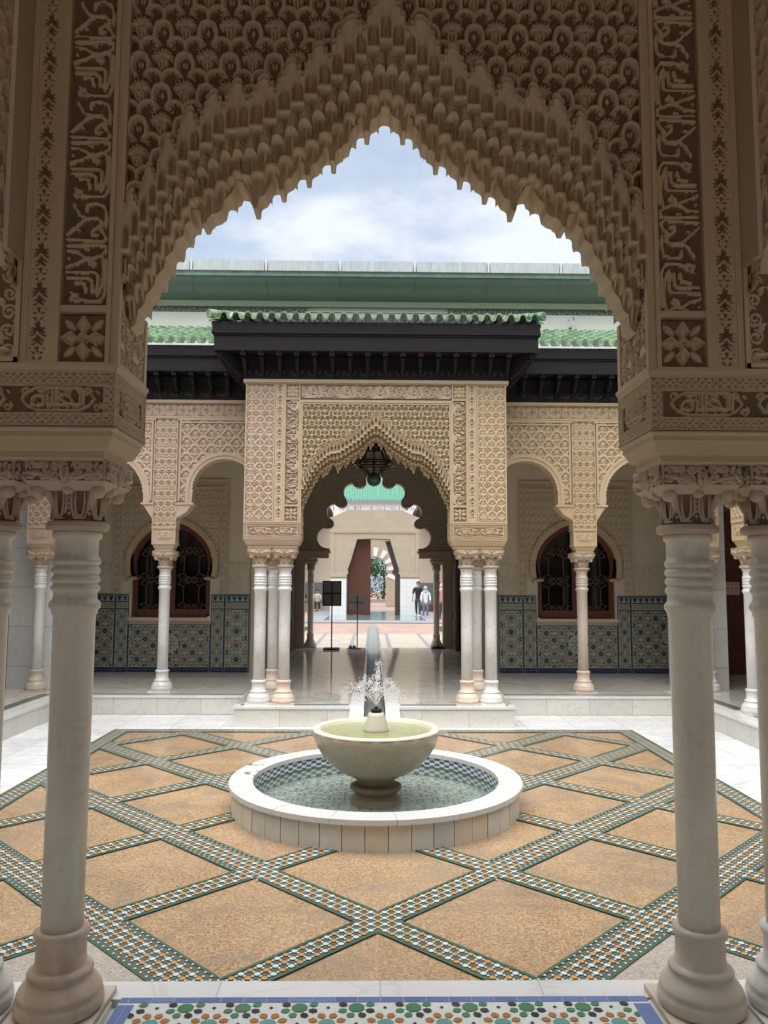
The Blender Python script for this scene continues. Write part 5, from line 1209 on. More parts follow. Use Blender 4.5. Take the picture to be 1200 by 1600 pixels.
# ------------------------------------------------------------------ hall beyond the far arch
def hall():
    t = thing('hall_shell', 'plain cream hall walls and dark ceiling seen through the far central arch', 'hall', (0, 15.5, .25))
    w = MB()
    for s in (-1, 1):
        a, b = sorted((s*1.98, s*2.11)); w.box(a, b, 13.42, 18.35, .25, 5.0)
        a, b = sorted((s*1.98, s*8.4)); w.box(a, b, 18.35, 18.6, .25, 5.0)
        w.build('side_wall', m_stucco_pl, t); w = MB()
    c = MB(); c.box(-1.98, 1.98, 10.2, 18.3, 4.86, 4.95)
    for k in range(9): c.box(-1.98, 1.98, 13.6+k*.5, 13.68+k*.5, 4.76, 4.86)
    c.build('ceiling', mat('dark_ceiling', (.055, .04, .03), .6), t)
    box('gallery_ceiling', m_stucco_pl, t, -8.4, -1.99, 10.95+.25, 13.4, 4.40, 4.45); box('gallery_ceiling', m_stucco_pl, t, 1.99, 8.4, 10.95+.25, 13.4, 4.40, 4.45)
    # lobed arch
    L = thing('lobed_arch', 'dark lobed arch at the far end of the hall, above two slim columns', 'arch', (0, 18.4, .25))
    def arc3(p0, pm, p1, n=10):
        ax, ay = p0; bx, by = pm; cx, cy = p1; d = 2*(ax*(by-cy)+bx*(cy-ay)+cx*(ay-by))
        ux = ((ax*ax+ay*ay)*(by-cy)+(bx*bx+by*by)*(cy-ay)+(cx*cx+cy*cy)*(ay-by))/d; uy = ((ax*ax+ay*ay)*(cx-bx)+(bx*bx+by*by)*(ax-cx)+(cx*cx+cy*cy)*(bx-ax))/d
        r = math.hypot(ax-ux, ay-uy); a0 = math.atan2(ay-uy, ax-ux); am = math.atan2(by-uy, bx-ux); a1 = math.atan2(cy-uy, cx-ux)
        while am-a0 > PI: am -= 2*PI
        while am-a0 < -PI: am += 2*PI
        while a1-am > PI: a1 -= 2*PI
        while a1-am < -PI: a1 += 2*PI
        return [(ux+r*math.cos(a0+(a1-a0)*i/n), uy+r*math.sin(a0+(a1-a0)*i/n)) for i in range(n+1)]
    H = [(-1.03, 2.50)]+arc3((-1.05, 2.56), (-1.33, 2.84), (-1.13, 3.05))+arc3((-1.10, 3.03), (-.95, 3.10), (-1.0, 3.24))+arc3((-1.04, 3.26), (-1.10, 3.48), (-.86, 3.60))[0:]+arc3((-.84, 3.54), (-.66, 3.56), (-.66, 3.72))+arc3((-.68, 3.76), (-.70, 3.98), (-.46, 4.08))+arc3((-.45, 4.02), (-.27, 4.0), (-.18, 4.10))+arc3((-.19, 4.14), (-.17, 4.28), (0, 4.32), 5)
    full = H+[(-x, z) for x, z in H[:-1]][::-1]
    n = len(full); ou = []
    for i, p in enumerate(full):
        u = i/(n-1)
        ou.append((-1.98, 2.5+2.36*u/.3) if u < .3 else ((1.98, 2.5+2.36*(1-u)/.3) if u > .7 else (-1.98+3.96*(u-.3)/.4, 4.86)))
    m = MB(); m.ribbon(full, ou, 18.31, 18.55); m.build('arch_wall', m_stucco_d, L)
    def pip(px, pz, poly):
        ins = np.zeros(px.shape, bool); j = len(poly)-1
        for i in range(len(poly)):
            xi, zi = poly[i]; xj, zj = poly[j]
            if zi != zj: ins ^= ((zi > pz) != (zj > pz)) & (px < (xj-xi)*(pz-zi)/(zj-zi)+xi)
            j = i
        return ins
    r = Rel(3.9, 2.3, .014); r.tile(cell_shell(.014)); U = r.U-1.95; V = r.V+2.52; cx = (U[:-1, :-1]+U[1:, 1:])/2; cz = (V[:-1, :-1]+V[1:, 1:])/2
    grow = [(x*1.06, 2.5+(z-2.5)*1.045) for x, z in full]
    mask = ~pip(cx, cz, grow); rel_panel('arch_relief', r, m_stucco_d, L, -1.95, 18.285, 2.52, .02, mask=mask)
    e = MB(); e.ribbon([(x*1.0, z) for x, z in full], [(x*1.05, 2.5+(z-2.5)*1.035) for x, z in full], 18.27, 18.31); e.build('lobe_moulding', m_stucco_d, L)
    for s in (-1, 1):
        q = MB(); a, b = sorted((s*1.02, s*1.98)); q.box(a, b, 18.22, 18.6, 2.45, 2.50); q.box(*sorted((s*1.06, s*1.98)), 18.26, 18.58, 2.33, 2.449); q.box(*sorted((s*1.62, s*1.98)), 18.26, 18.58, .25, 2.33); q.build('impost', m_stucco_d, L)
    for s, lab in ((-1, 'slim hall column with yellow-brown foot, behind the tall black sign stand'), (1, 'slim hall column with dark shoes piled at its foot')):
        new_col(lab, s*1.475, 18.42, base_m=m_tan if s < 0 else m_basel, shaft_m=m_col, cap_m=m_tan, group='columns under the lobed arch').scale = (.95, .95, 2.07/1.95)
    # wooden door leaves
    for s, lab in ((-1, 'open carved wooden door leaf against the left hall wall'), (1, 'open carved wooden door leaf against the right hall wall')):
        d = thing('door_leaf', lab, 'door', (s*1.86, 17.9, .26), 'hall door leaves')
        q = MB(); a, b = sorted((s*1.83, s*1.89)); q.box(a, b, 17.45, 18.25, .26, 3.35); q.build('leaf', m_maroon2, d)
        q = MB()
        for z0, z1 in ((.34, 1.0), (1.1, 2.1), (2.2, 3.2)):
            xi = s*1.829; a, b = sorted((xi, xi-s*.012)); q.box(a, b, 17.53, 18.17, z0, z1); a, b = sorted((xi-s*.0125, xi-s*.02)); q.box(a, b, 17.6, 18.1, z0+.07, z1-.07)
        q.build('panels', m_maroon, d); q = MB(); a, b = sorted((s*1.812, s*1.829)); q.box(a, b, 17.46, 18.24, .27, .33); q.build('kick_plate', mat('worn_wood', (.22, .11, .06), .5, (.14, .07, .04), 8, .5), d)
    # lantern
    l = thing('hanging_lantern', 'black iron star lantern with green glass globe hanging in the hall', 'lantern', (0, 15.5, 3.7))
    q = MB(); cx, cy = -.015, 15.5; q.tube([(cx, cy, 4.86), (cx, cy, 3.93)], .016, 6); q.ball((cx, cy, 4.55), .04); q.ball((cx, cy, 4.15), .035)
    for rr, z in ((.20, 4.42), (.36, 4.17), (.40, 4.12)):
        q.tube([(cx+rr*math.cos(a), cy+rr*math.sin(a), z) for a in np.linspace(0, 2*PI, 25)], .014, 5)
    for k in range(8):
        a = k*PI/4; c, s = math.cos(a), math.sin(a); q.tube([(cx+.03*c, cy+.03*s, 4.60), (cx+.20*c, cy+.20*s, 4.42), (cx+.27*c, cy+.27*s, 4.25), (cx+.40*c, cy+.40*s, 4.12)], .012, 5)
        q.tube([(cx+.38*c, cy+.38*s, 4.13), (cx+.22*c, cy+.22*s, 4.02), (cx+.14*c, cy+.14*s, 3.93), (cx+.16*c, cy+.16*s, 3.86)], .010, 5)
        q.prism([(cx+.36*c, cy+.36*s), (cx+.46*math.cos(a+.2), cy+.46*math.sin(a+.2)), (cx+.36*math.cos(a+.4), cy+.36*math.sin(a+.4))], 4.10, 4.115, 'xy')
    q.build('frame', m_iron, l)
    gl = mat('green_glass', (.10, .22, .12), .05, spec=.9); MB().ball((cx, cy, 3.82), .145, 24, 14).build('globe', gl, l, smooth=True)
hall()

# ------------------------------------------------------------------ corner cladding, doors, side rooms
def clad(lab, x0, x1, y0, y1):
    tag(box('clad_pier', m_clad, None, x0, x1, y0, y1, .25, 4.4), lab, 'pier')
clad('white marble clad pier in the far left corner behind the peach-footed column', -5.22, -4.45, 11.32, 11.8)
clad('white marble clad pier in the far right corner left of the dark wooden door', 4.42, 5.10, 11.32, 11.8)
def wood_door(s):
    x0, x1 = sorted((s*5.78, s*6.9)); lab = 'dark panelled wooden door with a pale notice, in the far right corner' if s > 0 else 'dark doorway with black door in the far left corner'
    d = thing('wooden_door', lab, 'door', ((x0+x1)/2, 13.2, .25)); m1, m2 = (m_maroon2, m_maroon) if s > 0 else (m_zblack, m_blackw)
    q = MB(); q.box(x0, x1, 13.25, 13.35, .25, 3.0); q.build('leaf', m1, d)
    q = MB(); frame(q, x0+.04, x1-.35, .35, 1.15, 13.25, .05, .02); frame(q, x0+.04, x1-.35, 1.25, 1.95, 13.25, .05, .02); frame(q, x0+.04, x1-.35, 2.05, 2.85, 13.25, .05, .02); q.box(x1-.33, x1-.05, 13.225, 13.25, .26, 2.95)
    for zc in (.75, 1.6, 2.45):
        for k in range(8): a = k*PI/4; q.ball(((x0+x1)/2-.16+.18*math.cos(a), 13.245, zc+.18*math.sin(a)), .03, 6, 4, (1, .4, 1))
    q.build('panels', m2, d)
    q = MB(); q.box(x0-.1, x0, 13.2, 13.4, .25, 3.1); q.box(x1, x1+.1, 13.2, 13.4, .25, 3.1); q.box(x0-.1, x1+.1, 13.2, 13.4, 3.1, 3.2); q.build('frame', m1, d)
    w = MB(); a, b = sorted((s*5.75, s*8.4)); w.box(a, b, 13.4, 13.9, .25, 4.4); tag(w.build('end_wall', m_stucco_pl), 'plain wall behind the %s corner door' % ('right' if s > 0 else 'left'), 'wall')
    if s > 0:
        n = thing('door_notice', 'small pale notice with red symbols fixed on the dark wooden door', 'notice', (6.05, 13.22, 1.7))
        MB().box(5.93, 6.19, 13.205, 13.222, 1.585, 1.80).build('board', mat('notice_paper', (.58, .50, .40), .6), n)
        q = MB()
        q.box(5.95, 6.17, 13.202, 13.2049, 1.765, 1.772); q.box(5.97, 6.15, 13.202, 13.2049, 1.748, 1.754)
        for k in range(3):
            cx = 5.98+.08*k; rr = .022; q.ribbon(circ(cx, 1.69, rr, 0, 360, 14), circ(cx, 1.69, rr*.72, 0, 360, 14), 13.202, 13.2049); q.tube([(cx-.014, 13.204, 1.676), (cx+.014, 13.204, 1.704)], .003, 4)
            q.box(cx-.022, cx+.022, 13.202, 13.2049, 1.640, 1.646)
        q.box(5.95, 6.17, 13.202, 13.2049, 1.608, 1.613); q.build('printing', mat('notice_red', (.42, .06, .04), .6), n)
wood_door(1); wood_door(-1)
# unseen shell that keeps the near pavilion and side galleries in shade
sh = thing('near_pavilion_shade_shell', 'ceiling and rear walls of the near pavilion over the viewer', 'pavilion', (0, 0, .25))
q = MB(); q.box(-1.75, 1.75, -2.6, 3.08, 4.46, 4.60); q.box(-8.5, -1.75, -2.6, 2.0, 4.46, 4.6); q.box(1.75, 8.5, -2.6, 2.0, 4.46, 4.6); q.build('ceiling', mat('shade_shell_ceiling', (.16, .11, .075), .7), sh)
q = MB(); q.box(-8.5, -1.7, -2.8, -2.6, .25, 4.6); q.box(1.7, 8.5, -2.8, -2.6, .25, 4.6); q.box(-1.7, 1.7, -2.8, -2.6, 2.9, 4.6); q.build('shade_rear_wall', m_stucco_pl, sh)  # unseen wall, its opening sized for the light inside
q = MB()
for s in (-1, 1): a, b = sorted((s*1.68, s*1.74)); q.box(a, b, 2.72, 3.0, 2.2, 4.46)
q.box(-1.9, 1.9, 3.065, 3.42, 4.36, 4.7); q.build('shade_eave', m_blackw, sh)  # unseen eave and side strips added to block sky light
for s, lab in ((-1, 'plain outer wall of the left side gallery'), (1, 'plain outer wall of the right side gallery')):
    a, b = sorted((s*8.4, s*8.6)); w = MB(); w.box(a, b, -2.8, 13.9, .25, 4.5); a, b = sorted((s*4.4, s*8.4)); w.box(a, b, 2.0, 11.2, 4.40, 4.5); tag(w.build('side_gallery_wall', m_stucco_pl), lab, 'wall')
# near side arches that close the view left and right
def near_side(s):
    RECESS_MAT['m'] = m_patina_shade
    t = thing('side_arch', 'muqarnas foot and scroll panel of the side arch at the %s edge of the photo' % ('left' if s < 0 else 'right'), 'arch', (s*1.45, 2.7, 2.52)); res = .0035
    x0, x1 = sorted((s*1.292, s*1.66)); y0 = 2.70
    r = scroll(.26, .34, res, .075); lob = Rel(.26, .34, res)
    lob.stroke([(0, .24), (.03, .22), (.035, .17), (.08, .16), (.10, .11), (.15, .10), (.16, .04), (.22, .03)] if s < 0 else [(.26, .24), (.23, .22), (.225, .17), (.18, .16), (.16, .11), (.11, .10), (.10, .04), (.04, .03)], .010, .018); r.H = np.maximum(r.H, lob.H)
    rel_panel('scroll_panel', r, m_stucco, t, x0 if s > 0 else x1-.26, y0+.012, 2.552, .016)
    P, F, MI = muqarnas(res*1.3); k = .42
    cx = s*(1.30+.94*k); X = P[:, 0]; keep = (X*s < -.25) & (P[:, 1] < .2)
    P2 = np.stack([cx+P[:, 0]*k, y0-.10+P[:, 1]-.10*(1-np.abs(P[:, 0])/.94)*2.0, P[:, 2]+.02], -1)
    fk = keep[F].all(1); u, inv = np.unique(F[fk], return_inverse=True); mesh_obj('muqarnas', P2[u], inv.reshape(-1, 4), [m_stucco, m_patina_shade], t, MI[fk])
    W = .38; zb = 3.0; r = Rel(W/k, 1.1, res*1.8); r.tile(cell_shell(res*1.8)); U = r.U; mx = (U[:-1, :-1]+U[1:, 1:])/2; mz = (r.V[:-1, :-1]+r.V[1:, 1:])/2+zb
    e = .94-mx if s < 0 else mx*0+0
    ax = .94-mx   # distance from the pier edge inward maps to |x| of the arch
    mk = mz > B0(np.clip(ax, 0, .94))+.01
    XX = s*(1.30+r.U*k); YY = y0-.10+.05*0-r.H*1.2-.18*(r.U/.94)*.9+.02; Pn = np.stack([XX, YY, zb+r.V], -1).reshape(-1, 3); F = grid_faces(r.nx, r.ny, mk)
    if s < 0: F = F[:, ::-1]
    u, inv = np.unique(F, return_inverse=True); mesh_obj('spandrel', Pn[u], inv.reshape(-1, 4), m_stucco, t, smooth=True)
    b = MB(); a1, a2 = sorted((s*1.286, s*1.302)); b.box(a1, a2, y0-.12, y0+.02, 2.9, 4.4); b.box(*sorted((s*1.286, s*1.66)), y0-.004, y0+.02, 2.532, 2.552); b.box(*sorted((s*1.286, s*1.298)), y0-.006, y0+.02, 2.552, 2.9)
    b.box(*sorted((s*1.27, s*1.66)), y0+.022, y0+.058, 2.50, 2.57)
    b.build('moulding', m_stucco, t)
near_side(-1); near_side(1)
RECESS_MAT['m'] = None
# ------------------------------------------------------------------ far court
sbox('far_pool_border', m_greyst, -3.3, 3.3, 34.6, 49, -.02, .012)
sbox('far_pool_water', m_water3, -2.3, 2.5, 36.6, 47.5, 0, .016)
for x, lab in ((-3.0, 'small green lawn patch left of the far path'), (3.0, 'small green lawn patch right of the far path')):
    q = MB()
    for i in range(260):
        a, b = x+RNG.uniform(-.5, .5), 30+RNG.uniform(-1, 1); h = RNG.uniform(.04, .09); q.add([(a, b, 0), (a+.03, b, 0), (a+.015+RNG.normal(0, .02), b, h)], [(0, 1, 2)])
    q.box(x-.5, x+.5, 29, 31, -.01, .02)
    tag(q.build('lawn', m_grass), lab, 'grass', kind='stuff')
def gate():
    t = thing('gatehouse', 'cream stone gatehouse with tall angular doorway beyond the far pool', 'gatehouse', (0, 42.3, 0)); y = 42.
    L = [(-1.40, 0), (-1.40, 2.2), (-1.32, 2.22), (-1.36, 2.45), (-1.20, 2.9), (-.86, 4.08), (-.02, 4.12)]; full = L+[(.1-x+.0, z) for x, z in L[:-1]][::-1]
    full = L+[(1.46-(x+1.40), z) for x, z in L[:-1]][::-1]
    n = len(full); ou = []
    for i in range(n):
        u = i/(n-1); ou.append((-2.30, 5.66*u/.36) if u < .36 else ((2.50, 5.66*(1-u)/.36) if u > .64 else (-2.30+4.8*(u-.36)/.28, 5.66)))
    w = MB(); w.ribbon(full, ou, y, y+1.2); w.build('wall', m_cream, t)
    q = MB()
    gm = mat('gate_marble', (.74, .74, .72), .4, slab=(.45, .5, .012, (.62, .62, .6), 'XZ', .05))
    for a, b in ((-2.28, -1.42), (1.48, 2.48)): box('marble_base', gm, t, a, b, y-.03, y-.001, .0, 1.95)
    q = MB(); 
    for a in ((-2.30, 2.50, 4.40, 4.62), (-2.22, -2.10, 2.2, 4.4), (2.32, 2.44, 2.2, 4.4), (-2.3, -1.40, 2.05, 2.2), (1.48, 2.5, 2.05, 2.2)): q.box(a[0], a[1], y-.04, y-.001, a[2], a[3])
    for k in range(40): q.box(-2.25+k*.12, -2.19+k*.12, y-.06, y-.04, 4.44, 4.58)
    q.build('carved_border', m_creamd, t)
    r = Rel(4.4, 1.9, .03); r.H = (RNG.random(r.U.shape)**3*.005).astype(np.float32); U = r.U-2.1; V = r.V+2.35; cx = (U[:-1, :-1]+U[1:, 1:])/2; cz = (V[:-1, :-1]+V[1:, 1:])/2
    mask = (np.abs(cx-.03) > np.interp(cz, [2.2, 2.45, 2.9, 4.1, 4.15], [1.46, 1.50, 1.34, 1.02, 0])) ; rel_panel('carved_face', r, m_cream, t, -2.1, y-.012, 2.35, .01, mask=mask)
    d = MB(); d.box(-1.38, -.12, y+.5, y+.6, .02, 4.1); d.build('door_leaf', m_maroon2, t); d = MB(); d.prism([(1.20, 0), (1.45, 0), (1.45, 2.2), (1.38, 2.45), (.92, 4.0), (.66, 4.0), (1.12, 2.5), (1.02, 2.3), (1.20, 2.1)], y+.3, y+.5); d.build('open_leaf_edge', mat('door_edge', (.06, .04, .03), .6), t)
    p = MB()
    for k in range(60):
        x = -2.2+4.6*RNG.random(); h = RNG.uniform(.03, .28); p.box(x, x+.03, y+.1, y+.13, 5.66, 5.66+h)
    p.build('roof_stubble', mat('grey_stubble', (.28, .29, .29), .9), t)
    # inner striped arch and outer view
    a = thing('striped_arch', 'pale horseshoe arch with striped voussoirs seen through the gatehouse doorway', 'arch', (.6, 58, 0)); q = MB(); y = 58.
    I = [(-.9, 0), (-.9, 1.7)]+circ(.05, 2.6, 1.08, 215, -35, 30)+[(1.0, 1.7), (1.0, 0)]; n = len(I); O = [(-2.6, 5.4*i/(n-1)*3) if i < (n-1)/3 else ((3.2, 5.4*3*(1-i/(n-1))) if i > (n-1)*2/3 else (-2.6+5.8*(i-(n-1)/3)/((n-1)/3), 5.4)) for i in range(n)]
    q.ribbon(I, O, y, y+.6); q.build('arch_wall', m_cream, a); q = MB()
    for k in range(0, 20, 2): A = circ(.05, 2.6, 1.10, 215-12.5*k, 215-12.5*(k+1), 3); B = circ(.05, 2.6, 1.75, 215-12.5*k, 215-12.5*(k+1), 3); q.ribbon(A, B, y-.04, y-.001)
    q.build('voussoirs', m_white_p, a)
    b = thing('green_roof_building', 'white building with ribbed green tile roof far beyond the gatehouse', 'building', (0, 70, 0)); q = MB(); q.box(-6, 6, 70, 76, 0, 9.05); q.build('wall', m_white_p, b)
    q = MB(); q.add([(-3.2, 69.6, 9.05), (3.4, 69.6, 9.05), (2.6, 72.6, 11.0), (-2.4, 72.6, 11.0)], [(0, 1, 2, 3)])
    for k in range(28):
        x = -3.15+k*.235; u = min(1, max(0, (x+3.2)/.8)) if x < 0 else min(1, max(0, (3.4-x)/.8)); q.tube([(x, 69.55, 9.08), (x, 69.6+3*u, 9.09+1.95*u)], .075, 6)
    q.build('roof', m_green_h, b)
gate()
def gallery_far(s):
    x0, x1 = sorted((s*2.6, s*9)); t = thing('far_gallery', 'shaded far gallery wall with tiled dado %s of the gatehouse' % ('left' if s < 0 else 'right'), 'wall', ((x0+x1)/2, 50, 0))
    MB().box(x0, x1, 50.5, 51, 0, 6).build('wall', m_stucco_pl, t); MB().box(x0, x1, 50.4, 50.499, 0, 1.75).build('tile_dado', mat('grey_dado', (.12, .14, .14), .4, (.18, .20, .20), 8, .4), t)
    MB().box(x0, x1, 46, 51, 6, 6.3).build('roof', m_blackw, t)
    MB().box(x0, x1, 49.0, 50.39, 0, .38).build('bench', m_sand if s < 0 else m_maroon, t)
gallery_far(-1); gallery_far(1)
def tree(x, y, h, r, lab):
    t = thing('tree', lab, 'tree', (x, y, 0), 'trees beyond the gatehouse')
    q = MB(); q.tube([(x, y, 0), (x+.1, y, h*.35), (x-.05, y, h*.62)], [.16, .12, .06], 7)
    for k in range(5): a = k*1.3; q.tube([(x, y, h*.4), (x+r*.5*math.cos(a), y+r*.5*math.sin(a), h*(.6+.05*k))], [.06, .02], 5)
    q.build('trunk', m_bark, t); q = MB()
    cl = [(x+RNG.normal(0, r*.45), y+RNG.normal(0, r*.45), h*.68+RNG.normal(0, h*.14)) for _ in range(14)]
    for i in range(1500):
        c = cl[i % 14]; p = Vector((c[0]+RNG.normal(0, r*.25), c[1]+RNG.normal(0, r*.25), c[2]+RNG.normal(0, r*.22))); d = Vector(RNG.normal(0, .09, 3)); e = Vector(RNG.normal(0, .09, 3)); q.add([p[:], (p+d)[:], (p+d+e)[:], (p+e)[:]], [(0, 1, 2, 3)])
    q.build('crown', m_leaf, t)
tree(-.6, 82, 5.2, 1.6, 'leafy tree left in the gap of the striped arch'); tree(1.2, 84, 5.6, 1.8, 'leafy tree right in the gap of the striped arch')
h = MB()
for i in range(2600):
    p = Vector((RNG.uniform(-4, 5), 79+RNG.uniform(0, .8), RNG.uniform(.1, 2.2))); d = Vector(RNG.normal(0, .08, 3)); e = Vector(RNG.normal(0, .08, 3)); h.add([p[:], (p+d)[:], (p+d+e)[:], (p+e)[:]], [(0, 1, 2, 3)])
tag(h.build('hedge', m_leaf), 'clipped green hedge beyond the striped arch', 'hedge')
st(bpy.data.objects['ground'])
# the green-roofed building must not block the view through the arch: it stands above an open passage
for o in bpy.data.objects:
    if o.name.startswith('wall') and o.parent and o.parent.name == 'green_roof_building':
        me = o.data; me.clear_geometry(); w = MB(); w.box(-6, 6, 0, 6, 6.5, 9.05); w.box(-6, -2.6, 0, 6, 0, 6.5); w.box(3.2, 6, 0, 6, 0, 6.5); me.from_pydata(w.V, [], w.F)

# ------------------------------------------------------------------ sign stands and shoes
def sign_tall():
    t = thing('sign_stand', 'tall black sign stand with four grey panels seen from behind, on a flat black base', 'sign stand', (-.95, 17.9, .25)); y = 17.9
    q = MB(); q.box(-1.155, -.745, y-.012, y+.0, 1.24, 1.79); q.build('panels', mat('grey_panel', (.30, .30, .27), .6), t)
    q = MB(); frame(q, -1.165, -.735, 1.23, 1.80, y-.013, .028, .016, .02); q.box(-.965, -.935, y-.045, y-.029, 1.258, 1.772); q.box(-1.137, -.763, y-.029, y-.013, 1.50, 1.53); q.build('frame', m_iron, t)
    MB().box(-.965, -.935, y-.0, y+.03, .29, 1.6).build('pole', m_iron, t); MB().box(-1.13, -.77, y-.13, y+.15, .25, .292).build('base', m_iron, t)
def sign_low():
    t = thing('sign_stand', 'lower sign stand with a white board and thin brown pole beside black shoes', 'sign stand', (-.37, 18.1, .25)); y = 18.1
    q = MB(); q.box(-.56, -.19, y, y+.012, 1.14, 1.47); q.build('board', mat('pale_board', (.8, .8, .78), .5), t)
    q = MB(); q.box(-.55, -.20, y-.015, y-.001, 1.29, 1.305); q.box(-.385, -.360, y-.03, y-.016, .27, 1.46); q.build('pole', mat('brown_metal', (.12, .11, .09), .4), t); MB().box(-.47, -.28, y-.12, y+.08, .25, .27).build('base', m_iron, t)
sign_tall(); sign_low()
def shoe(x, y, z, rot, m, lab, grp='shoes left at the hall edge'):
    q = MB(); pts = [(-.12, .035, .05), (-.08, .04, .075), (-.02, .038, .06), (.05, .042, .045), (.10, .038, .035), (.13, .02, .025)]
    n = 10; vs = []; fs = []
    for (u, w, h) in pts:
        for k in range(n): a = PI*k/(n-1); vs.append((u, w*math.cos(a), .012+h*math.sin(a)))
    for i in range(len(pts)-1):
        for k in range(n-1): fs.append((i*n+k, (i+1)*n+k, (i+1)*n+k+1, i*n+k+1))
    fs.append(tuple(range(n))); fs.append(tuple(reversed([(len(pts)-1)*n+k for k in range(n)]))); q.add(vs, fs)
    q.m = 1; q.prism([(-.125, -.04), (.13, -.03), (.14, 0), (.13, .03), (-.125, .04)], 0, .0119, 'xy')
    o = q.build('shoe', [m, m_zblack]); o.location = (x, y, z); o.rotation_euler.z = rot; tag(o, lab, 'shoe', grp)
m_shb = mat('black_leather', (.015, .014, .014), .4); m_shw = mat('pale_canvas', (.55, .53, .48), .8); m_shbr = mat('brown_leather', (.16, .09, .06), .6); m_shg = mat('grey_fabric', (.22, .23, .25), .8)
for x, y, z, r, m, lab in ((-.53, 18.2, .25, 1.6, m_shb, 'left black shoe of the pair beside the lower sign stand'), (-.44, 18.22, .25, 1.5, m_shb, 'right black shoe of the pair, touching the pole of the lower sign stand'),
    (.66, 18.75, .002, 2.6, m_shw, 'pale shoe nearest the channel in the row on the paving'), (.82, 18.8, .002, .9, m_shbr, 'brown shoe second from the channel in the row on the paving'), (.95, 18.62, .002, 2.0, m_shg, 'grey shoe in the middle of the row on the paving'),
    (1.02, 19.0, .002, 1.4, m_shg, 'grey shoe behind the middle of the row on the paving'), (1.12, 18.62, .002, 1.2, m_shb, 'black shoe in the row on the paving left of the right hall column'), (1.22, 18.7, .002, 2.2, m_shw, 'pale shoe right next to the right hall column'),
    (1.52, 18.12, .25, .2, m_shb, 'black shoe at the foot of the right hall column, toe to the right'), (1.45, 18.16, .25, .8, m_shb, 'black shoe leaning against the right hall column'), (-1.7, 18.7, .002, .4, m_shw, 'pale shoe at the far left by the left hall column')):
    shoe(x, y, z, r, m, lab)

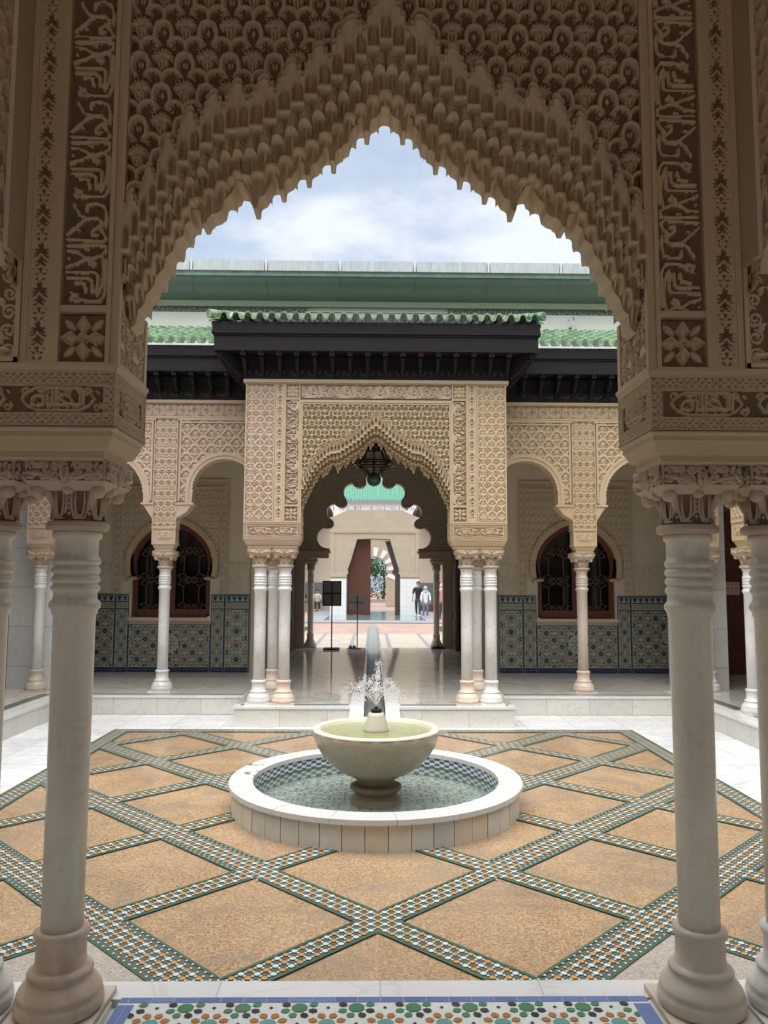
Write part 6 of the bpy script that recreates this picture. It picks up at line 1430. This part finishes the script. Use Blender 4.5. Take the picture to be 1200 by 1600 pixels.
# ------------------------------------------------------------------ people
def skin_mesh(name, nodes, edges, m, parent, root=0, sub=1):
    import bmesh
    bm = bmesh.new(); ly = bm.verts.layers.skin.verify(); vs = [bm.verts.new(p) for p, r in nodes]
    for a, b in edges: bm.edges.new((vs[a], vs[b]))
    for v, (p, r) in zip(vs, nodes): v[ly].radius = (r if isinstance(r, tuple) else (r, r))
    vs[root][ly].use_root = True
    me = bpy.data.meshes.new(name); bm.to_mesh(me); bm.free(); me.materials.append(m)
    o = bpy.data.objects.new(name, me); COL.objects.link(o)
    if parent: o.parent = parent
    sk = o.modifiers.new('skin', 'SKIN'); sk.use_smooth_shade = True; sb_ = o.modifiers.new('sub', 'SUBSURF'); sb_.levels = sub; sb_.render_levels = sub
    return o
def person(x, y, z, rot, sc, top, bottom, label, pose='stand', scarf=None, hair=True, tunic=False, shoes_m=None, group='visitors in the far court', walk=0.0, arm=0.0):
    t = thing('person', label, 'person', (x, y, z), group, rot); t.scale = (sc, sc, sc)
    sit = pose == 'sit'; hz = .93 if not sit else .50
    hip = (0, 0, hz); ch = (0, .0, hz+.38); nk = (0, 0, hz+.55); hd = (0, -.01, hz+.69)
    N_ = [(hip, (.15, .11)), ((0, 0, hz+.2), (.135, .095)), (ch, (.165, .11)), ((0, 0, hz+.50), (.09, .075)), (nk, .052), ((0, -.01, hz+.64), (.075, .085)), (hd, (.082, .10)), ((0, 0, hz+.77), (.06, .07))]
    E_ = [(i, i+1) for i in range(7)]
    legs = []
    for s in (-1, 1):
        if sit: L = [((s*.09, -.02, .50), .088), ((s*.12, -.42, .50), .062), ((s*.13, -.46, .25), .050), ((s*.13, -.44, .07), .038), ((s*.14, -.56, .04), .035)]
        else:
            w = walk*s; L = [((s*.09, 0, .88), .088), ((s*.10, -.02-w*.12, .50), .062), ((s*.11, .0-w*.22, .28), .052), ((s*.11, .02-w*.34, .08+max(0, -w)*.05), .038), ((s*.13, -.10-w*.34, .035), .035)]
        b = len(N_); N_ += L; E_ += [(0, b)]+[(b+i, b+i+1) for i in range(4)]; legs.append(L)
    arms = []
    for s in (-1, 1):
        if sit: A = [((s*.18, 0, hz+.46), .055), ((s*.23, -.08, hz+.22), .042), ((s*.12, -.30, hz+.10), .032), ((s*.06, -.36, hz+.10), .026)]
        else:
            f = arm if s > 0 else arm*.4; A = [((s*.185, 0, 1.39), .055), ((s*.25, -.02-f*.1, 1.13), .042), ((s*(.27-f*.12), -.08-f*.25, .90+f*.18), .032), ((s*(.27-f*.16), -.10-f*.30, .80+f*.22), .028)]
        b = len(N_); N_ += A; E_ += [(3, b)]+[(b+i, b+i+1) for i in range(3)]; arms.append(A)
        hp = A[-1][0]
        for k in range(5):   # fingers rooted in the palm
            b2 = len(N_); fx = (k-2)*.014; N_ += [((hp[0]+fx, hp[1]-.01, hp[2]-.05 if k else hp[2]-.03), .009), ((hp[0]+fx*1.2, hp[1]-.02, hp[2]-(.085 if k else .05)), .008)]; E_ += [(b+3, b2), (b2, b2+1)]
    skin_mesh('body', N_, E_, m_skin, t)
    g = 1.16
    tp = [((0, 0, hz-.12 if not tunic else hz-.22), (.175, .14) if tunic else (.16, .125)), ((0, 0, hz+.2), (.150, .112)), (ch, (.180, .128)), ((0, 0, hz+.50), (.12, .09))]; te = [(0, 1), (1, 2), (2, 3)]
    for A in arms:
        b = len(tp); ln = 4 if tunic else 2
        tp += [(p, r*1.35) for p, r in A[:3 if tunic else 2]]; te += [(3, b)]+[(b+i, b+i+1) for i in range(len(A[:3 if tunic else 2])-1)]
    skin_mesh('shirt', tp, te, top, t)
    bp = [((0, 0, hz+.04), (.158, .12)), ((0, 0, hz-.06), (.15, .12))]; be = [(0, 1)]
    for L in legs:
        b = len(bp); bp += [(p, r*1.22) for p, r in L[:4]]; be += [(1, b)]+[(b+i, b+i+1) for i in range(3)]
    skin_mesh('trousers', bp, be, bottom, t)
    q = MB()
    for L in legs:
        p = L[4][0]; q.ball((p[0], p[1]+.04, .045), .06, 10, 6, (.8, 2.0, .75))
    q.build('shoes', shoes_m or m_shw, t, smooth=True, local=True)
    q = MB(); hc = (0, .012, hz+.735)
    if scarf: q.ball((0, .012, hz+.70), .125, 14, 10, (.92, .98, 1.2)); q.ball((0, .0, hz+.52), .17, 12, 8, (1.05, .8, .62)); q.build('headscarf', scarf, t, smooth=True, local=True)
    else: q.ball((0, .03, hz+.745), .105, 14, 10, (.95, 1.05, .95)); q.build('hair', m_hair, t, smooth=True, local=True)
    # face
    q = MB(); fy = -.105 if not scarf else -.115
    q.ball((0, .0, hz+.69), .085, 12, 10, (.85, 1.32 if scarf else 1.15, 1.15)); q.ball((0, fy, hz+.68), .014, 6, 4, (.8, 1.2, 1.4)); q.build('face', m_skin, t, smooth=True, local=True)
    q = MB()
    for s in (-1, 1): q.ball((s*.030, fy+.008, hz+.708), .009, 6, 4)
    q.ball((0, fy+.008, hz+.642), .014, 6, 4, (1.4, .5, .35)); q.build('eyes_and_mouth', m_hair, t, smooth=True, local=True)
    return t
mt = lambda n, c: mat('cloth_'+n, c, .85, tuple(k*.8 for k in c), 12, .5)
c_blk, c_jean, c_djean = mt('black', (.018, .018, .02)), mt('blue_denim', (.13, .20, .30)), mt('dark_denim', (.045, .055, .08))
c_wht, c_lil, c_pnk, c_mar = mt('white', (.72, .74, .78)), mt('lilac', (.42, .40, .50)), mt('pink', (.62, .34, .34)), mt('maroon', (.22, .03, .045))
person(2.36, 40.9, 0, R(-12), 1.04, c_blk, c_djean, 'person in black T-shirt and dark jeans walking beside the child in white', walk=.8, arm=.2)
person(2.66, 39.6, 0, R(6), .90, c_wht, c_jean, 'person in white tunic, lilac headscarf and blue jeans standing by the gatehouse pier', scarf=c_lil, tunic=True, arm=.3)
person(3.36, 38.0, 0, R(20), .98, c_pnk, c_djean, 'person in pink headscarf and maroon top half hidden by the right hall column', scarf=mt('rose', (.66, .44, .44)), tunic=True, shoes_m=m_shb, arm=.8)
person(-3.45, 49.0, 0, R(5), 1.0, mt('cream', (.60, .58, .52)), c_blk, 'person in cream top and black shorts sitting on the far left bench', pose='sit')
person(-4.32, 49.0, 0, R(-15), 1.0, c_blk, c_blk, 'person in black top sitting at the left end of the far bench', pose='sit')
p = person(-.40, 51.5, 0, R(60), 1.0, c_mar, mt('olive', (.05, .05, .035)), 'person in maroon shawl standing in the gatehouse passage', scarf=c_mar, tunic=True, shoes_m=m_shb, arm=.9)
person(2.0, 1, -50, 0, 1, c_blk, c_blk, 'x') if False else None
print('objects', len(bpy.data.objects), 'polys', sum(len(m.polygons) for m in bpy.data.meshes))
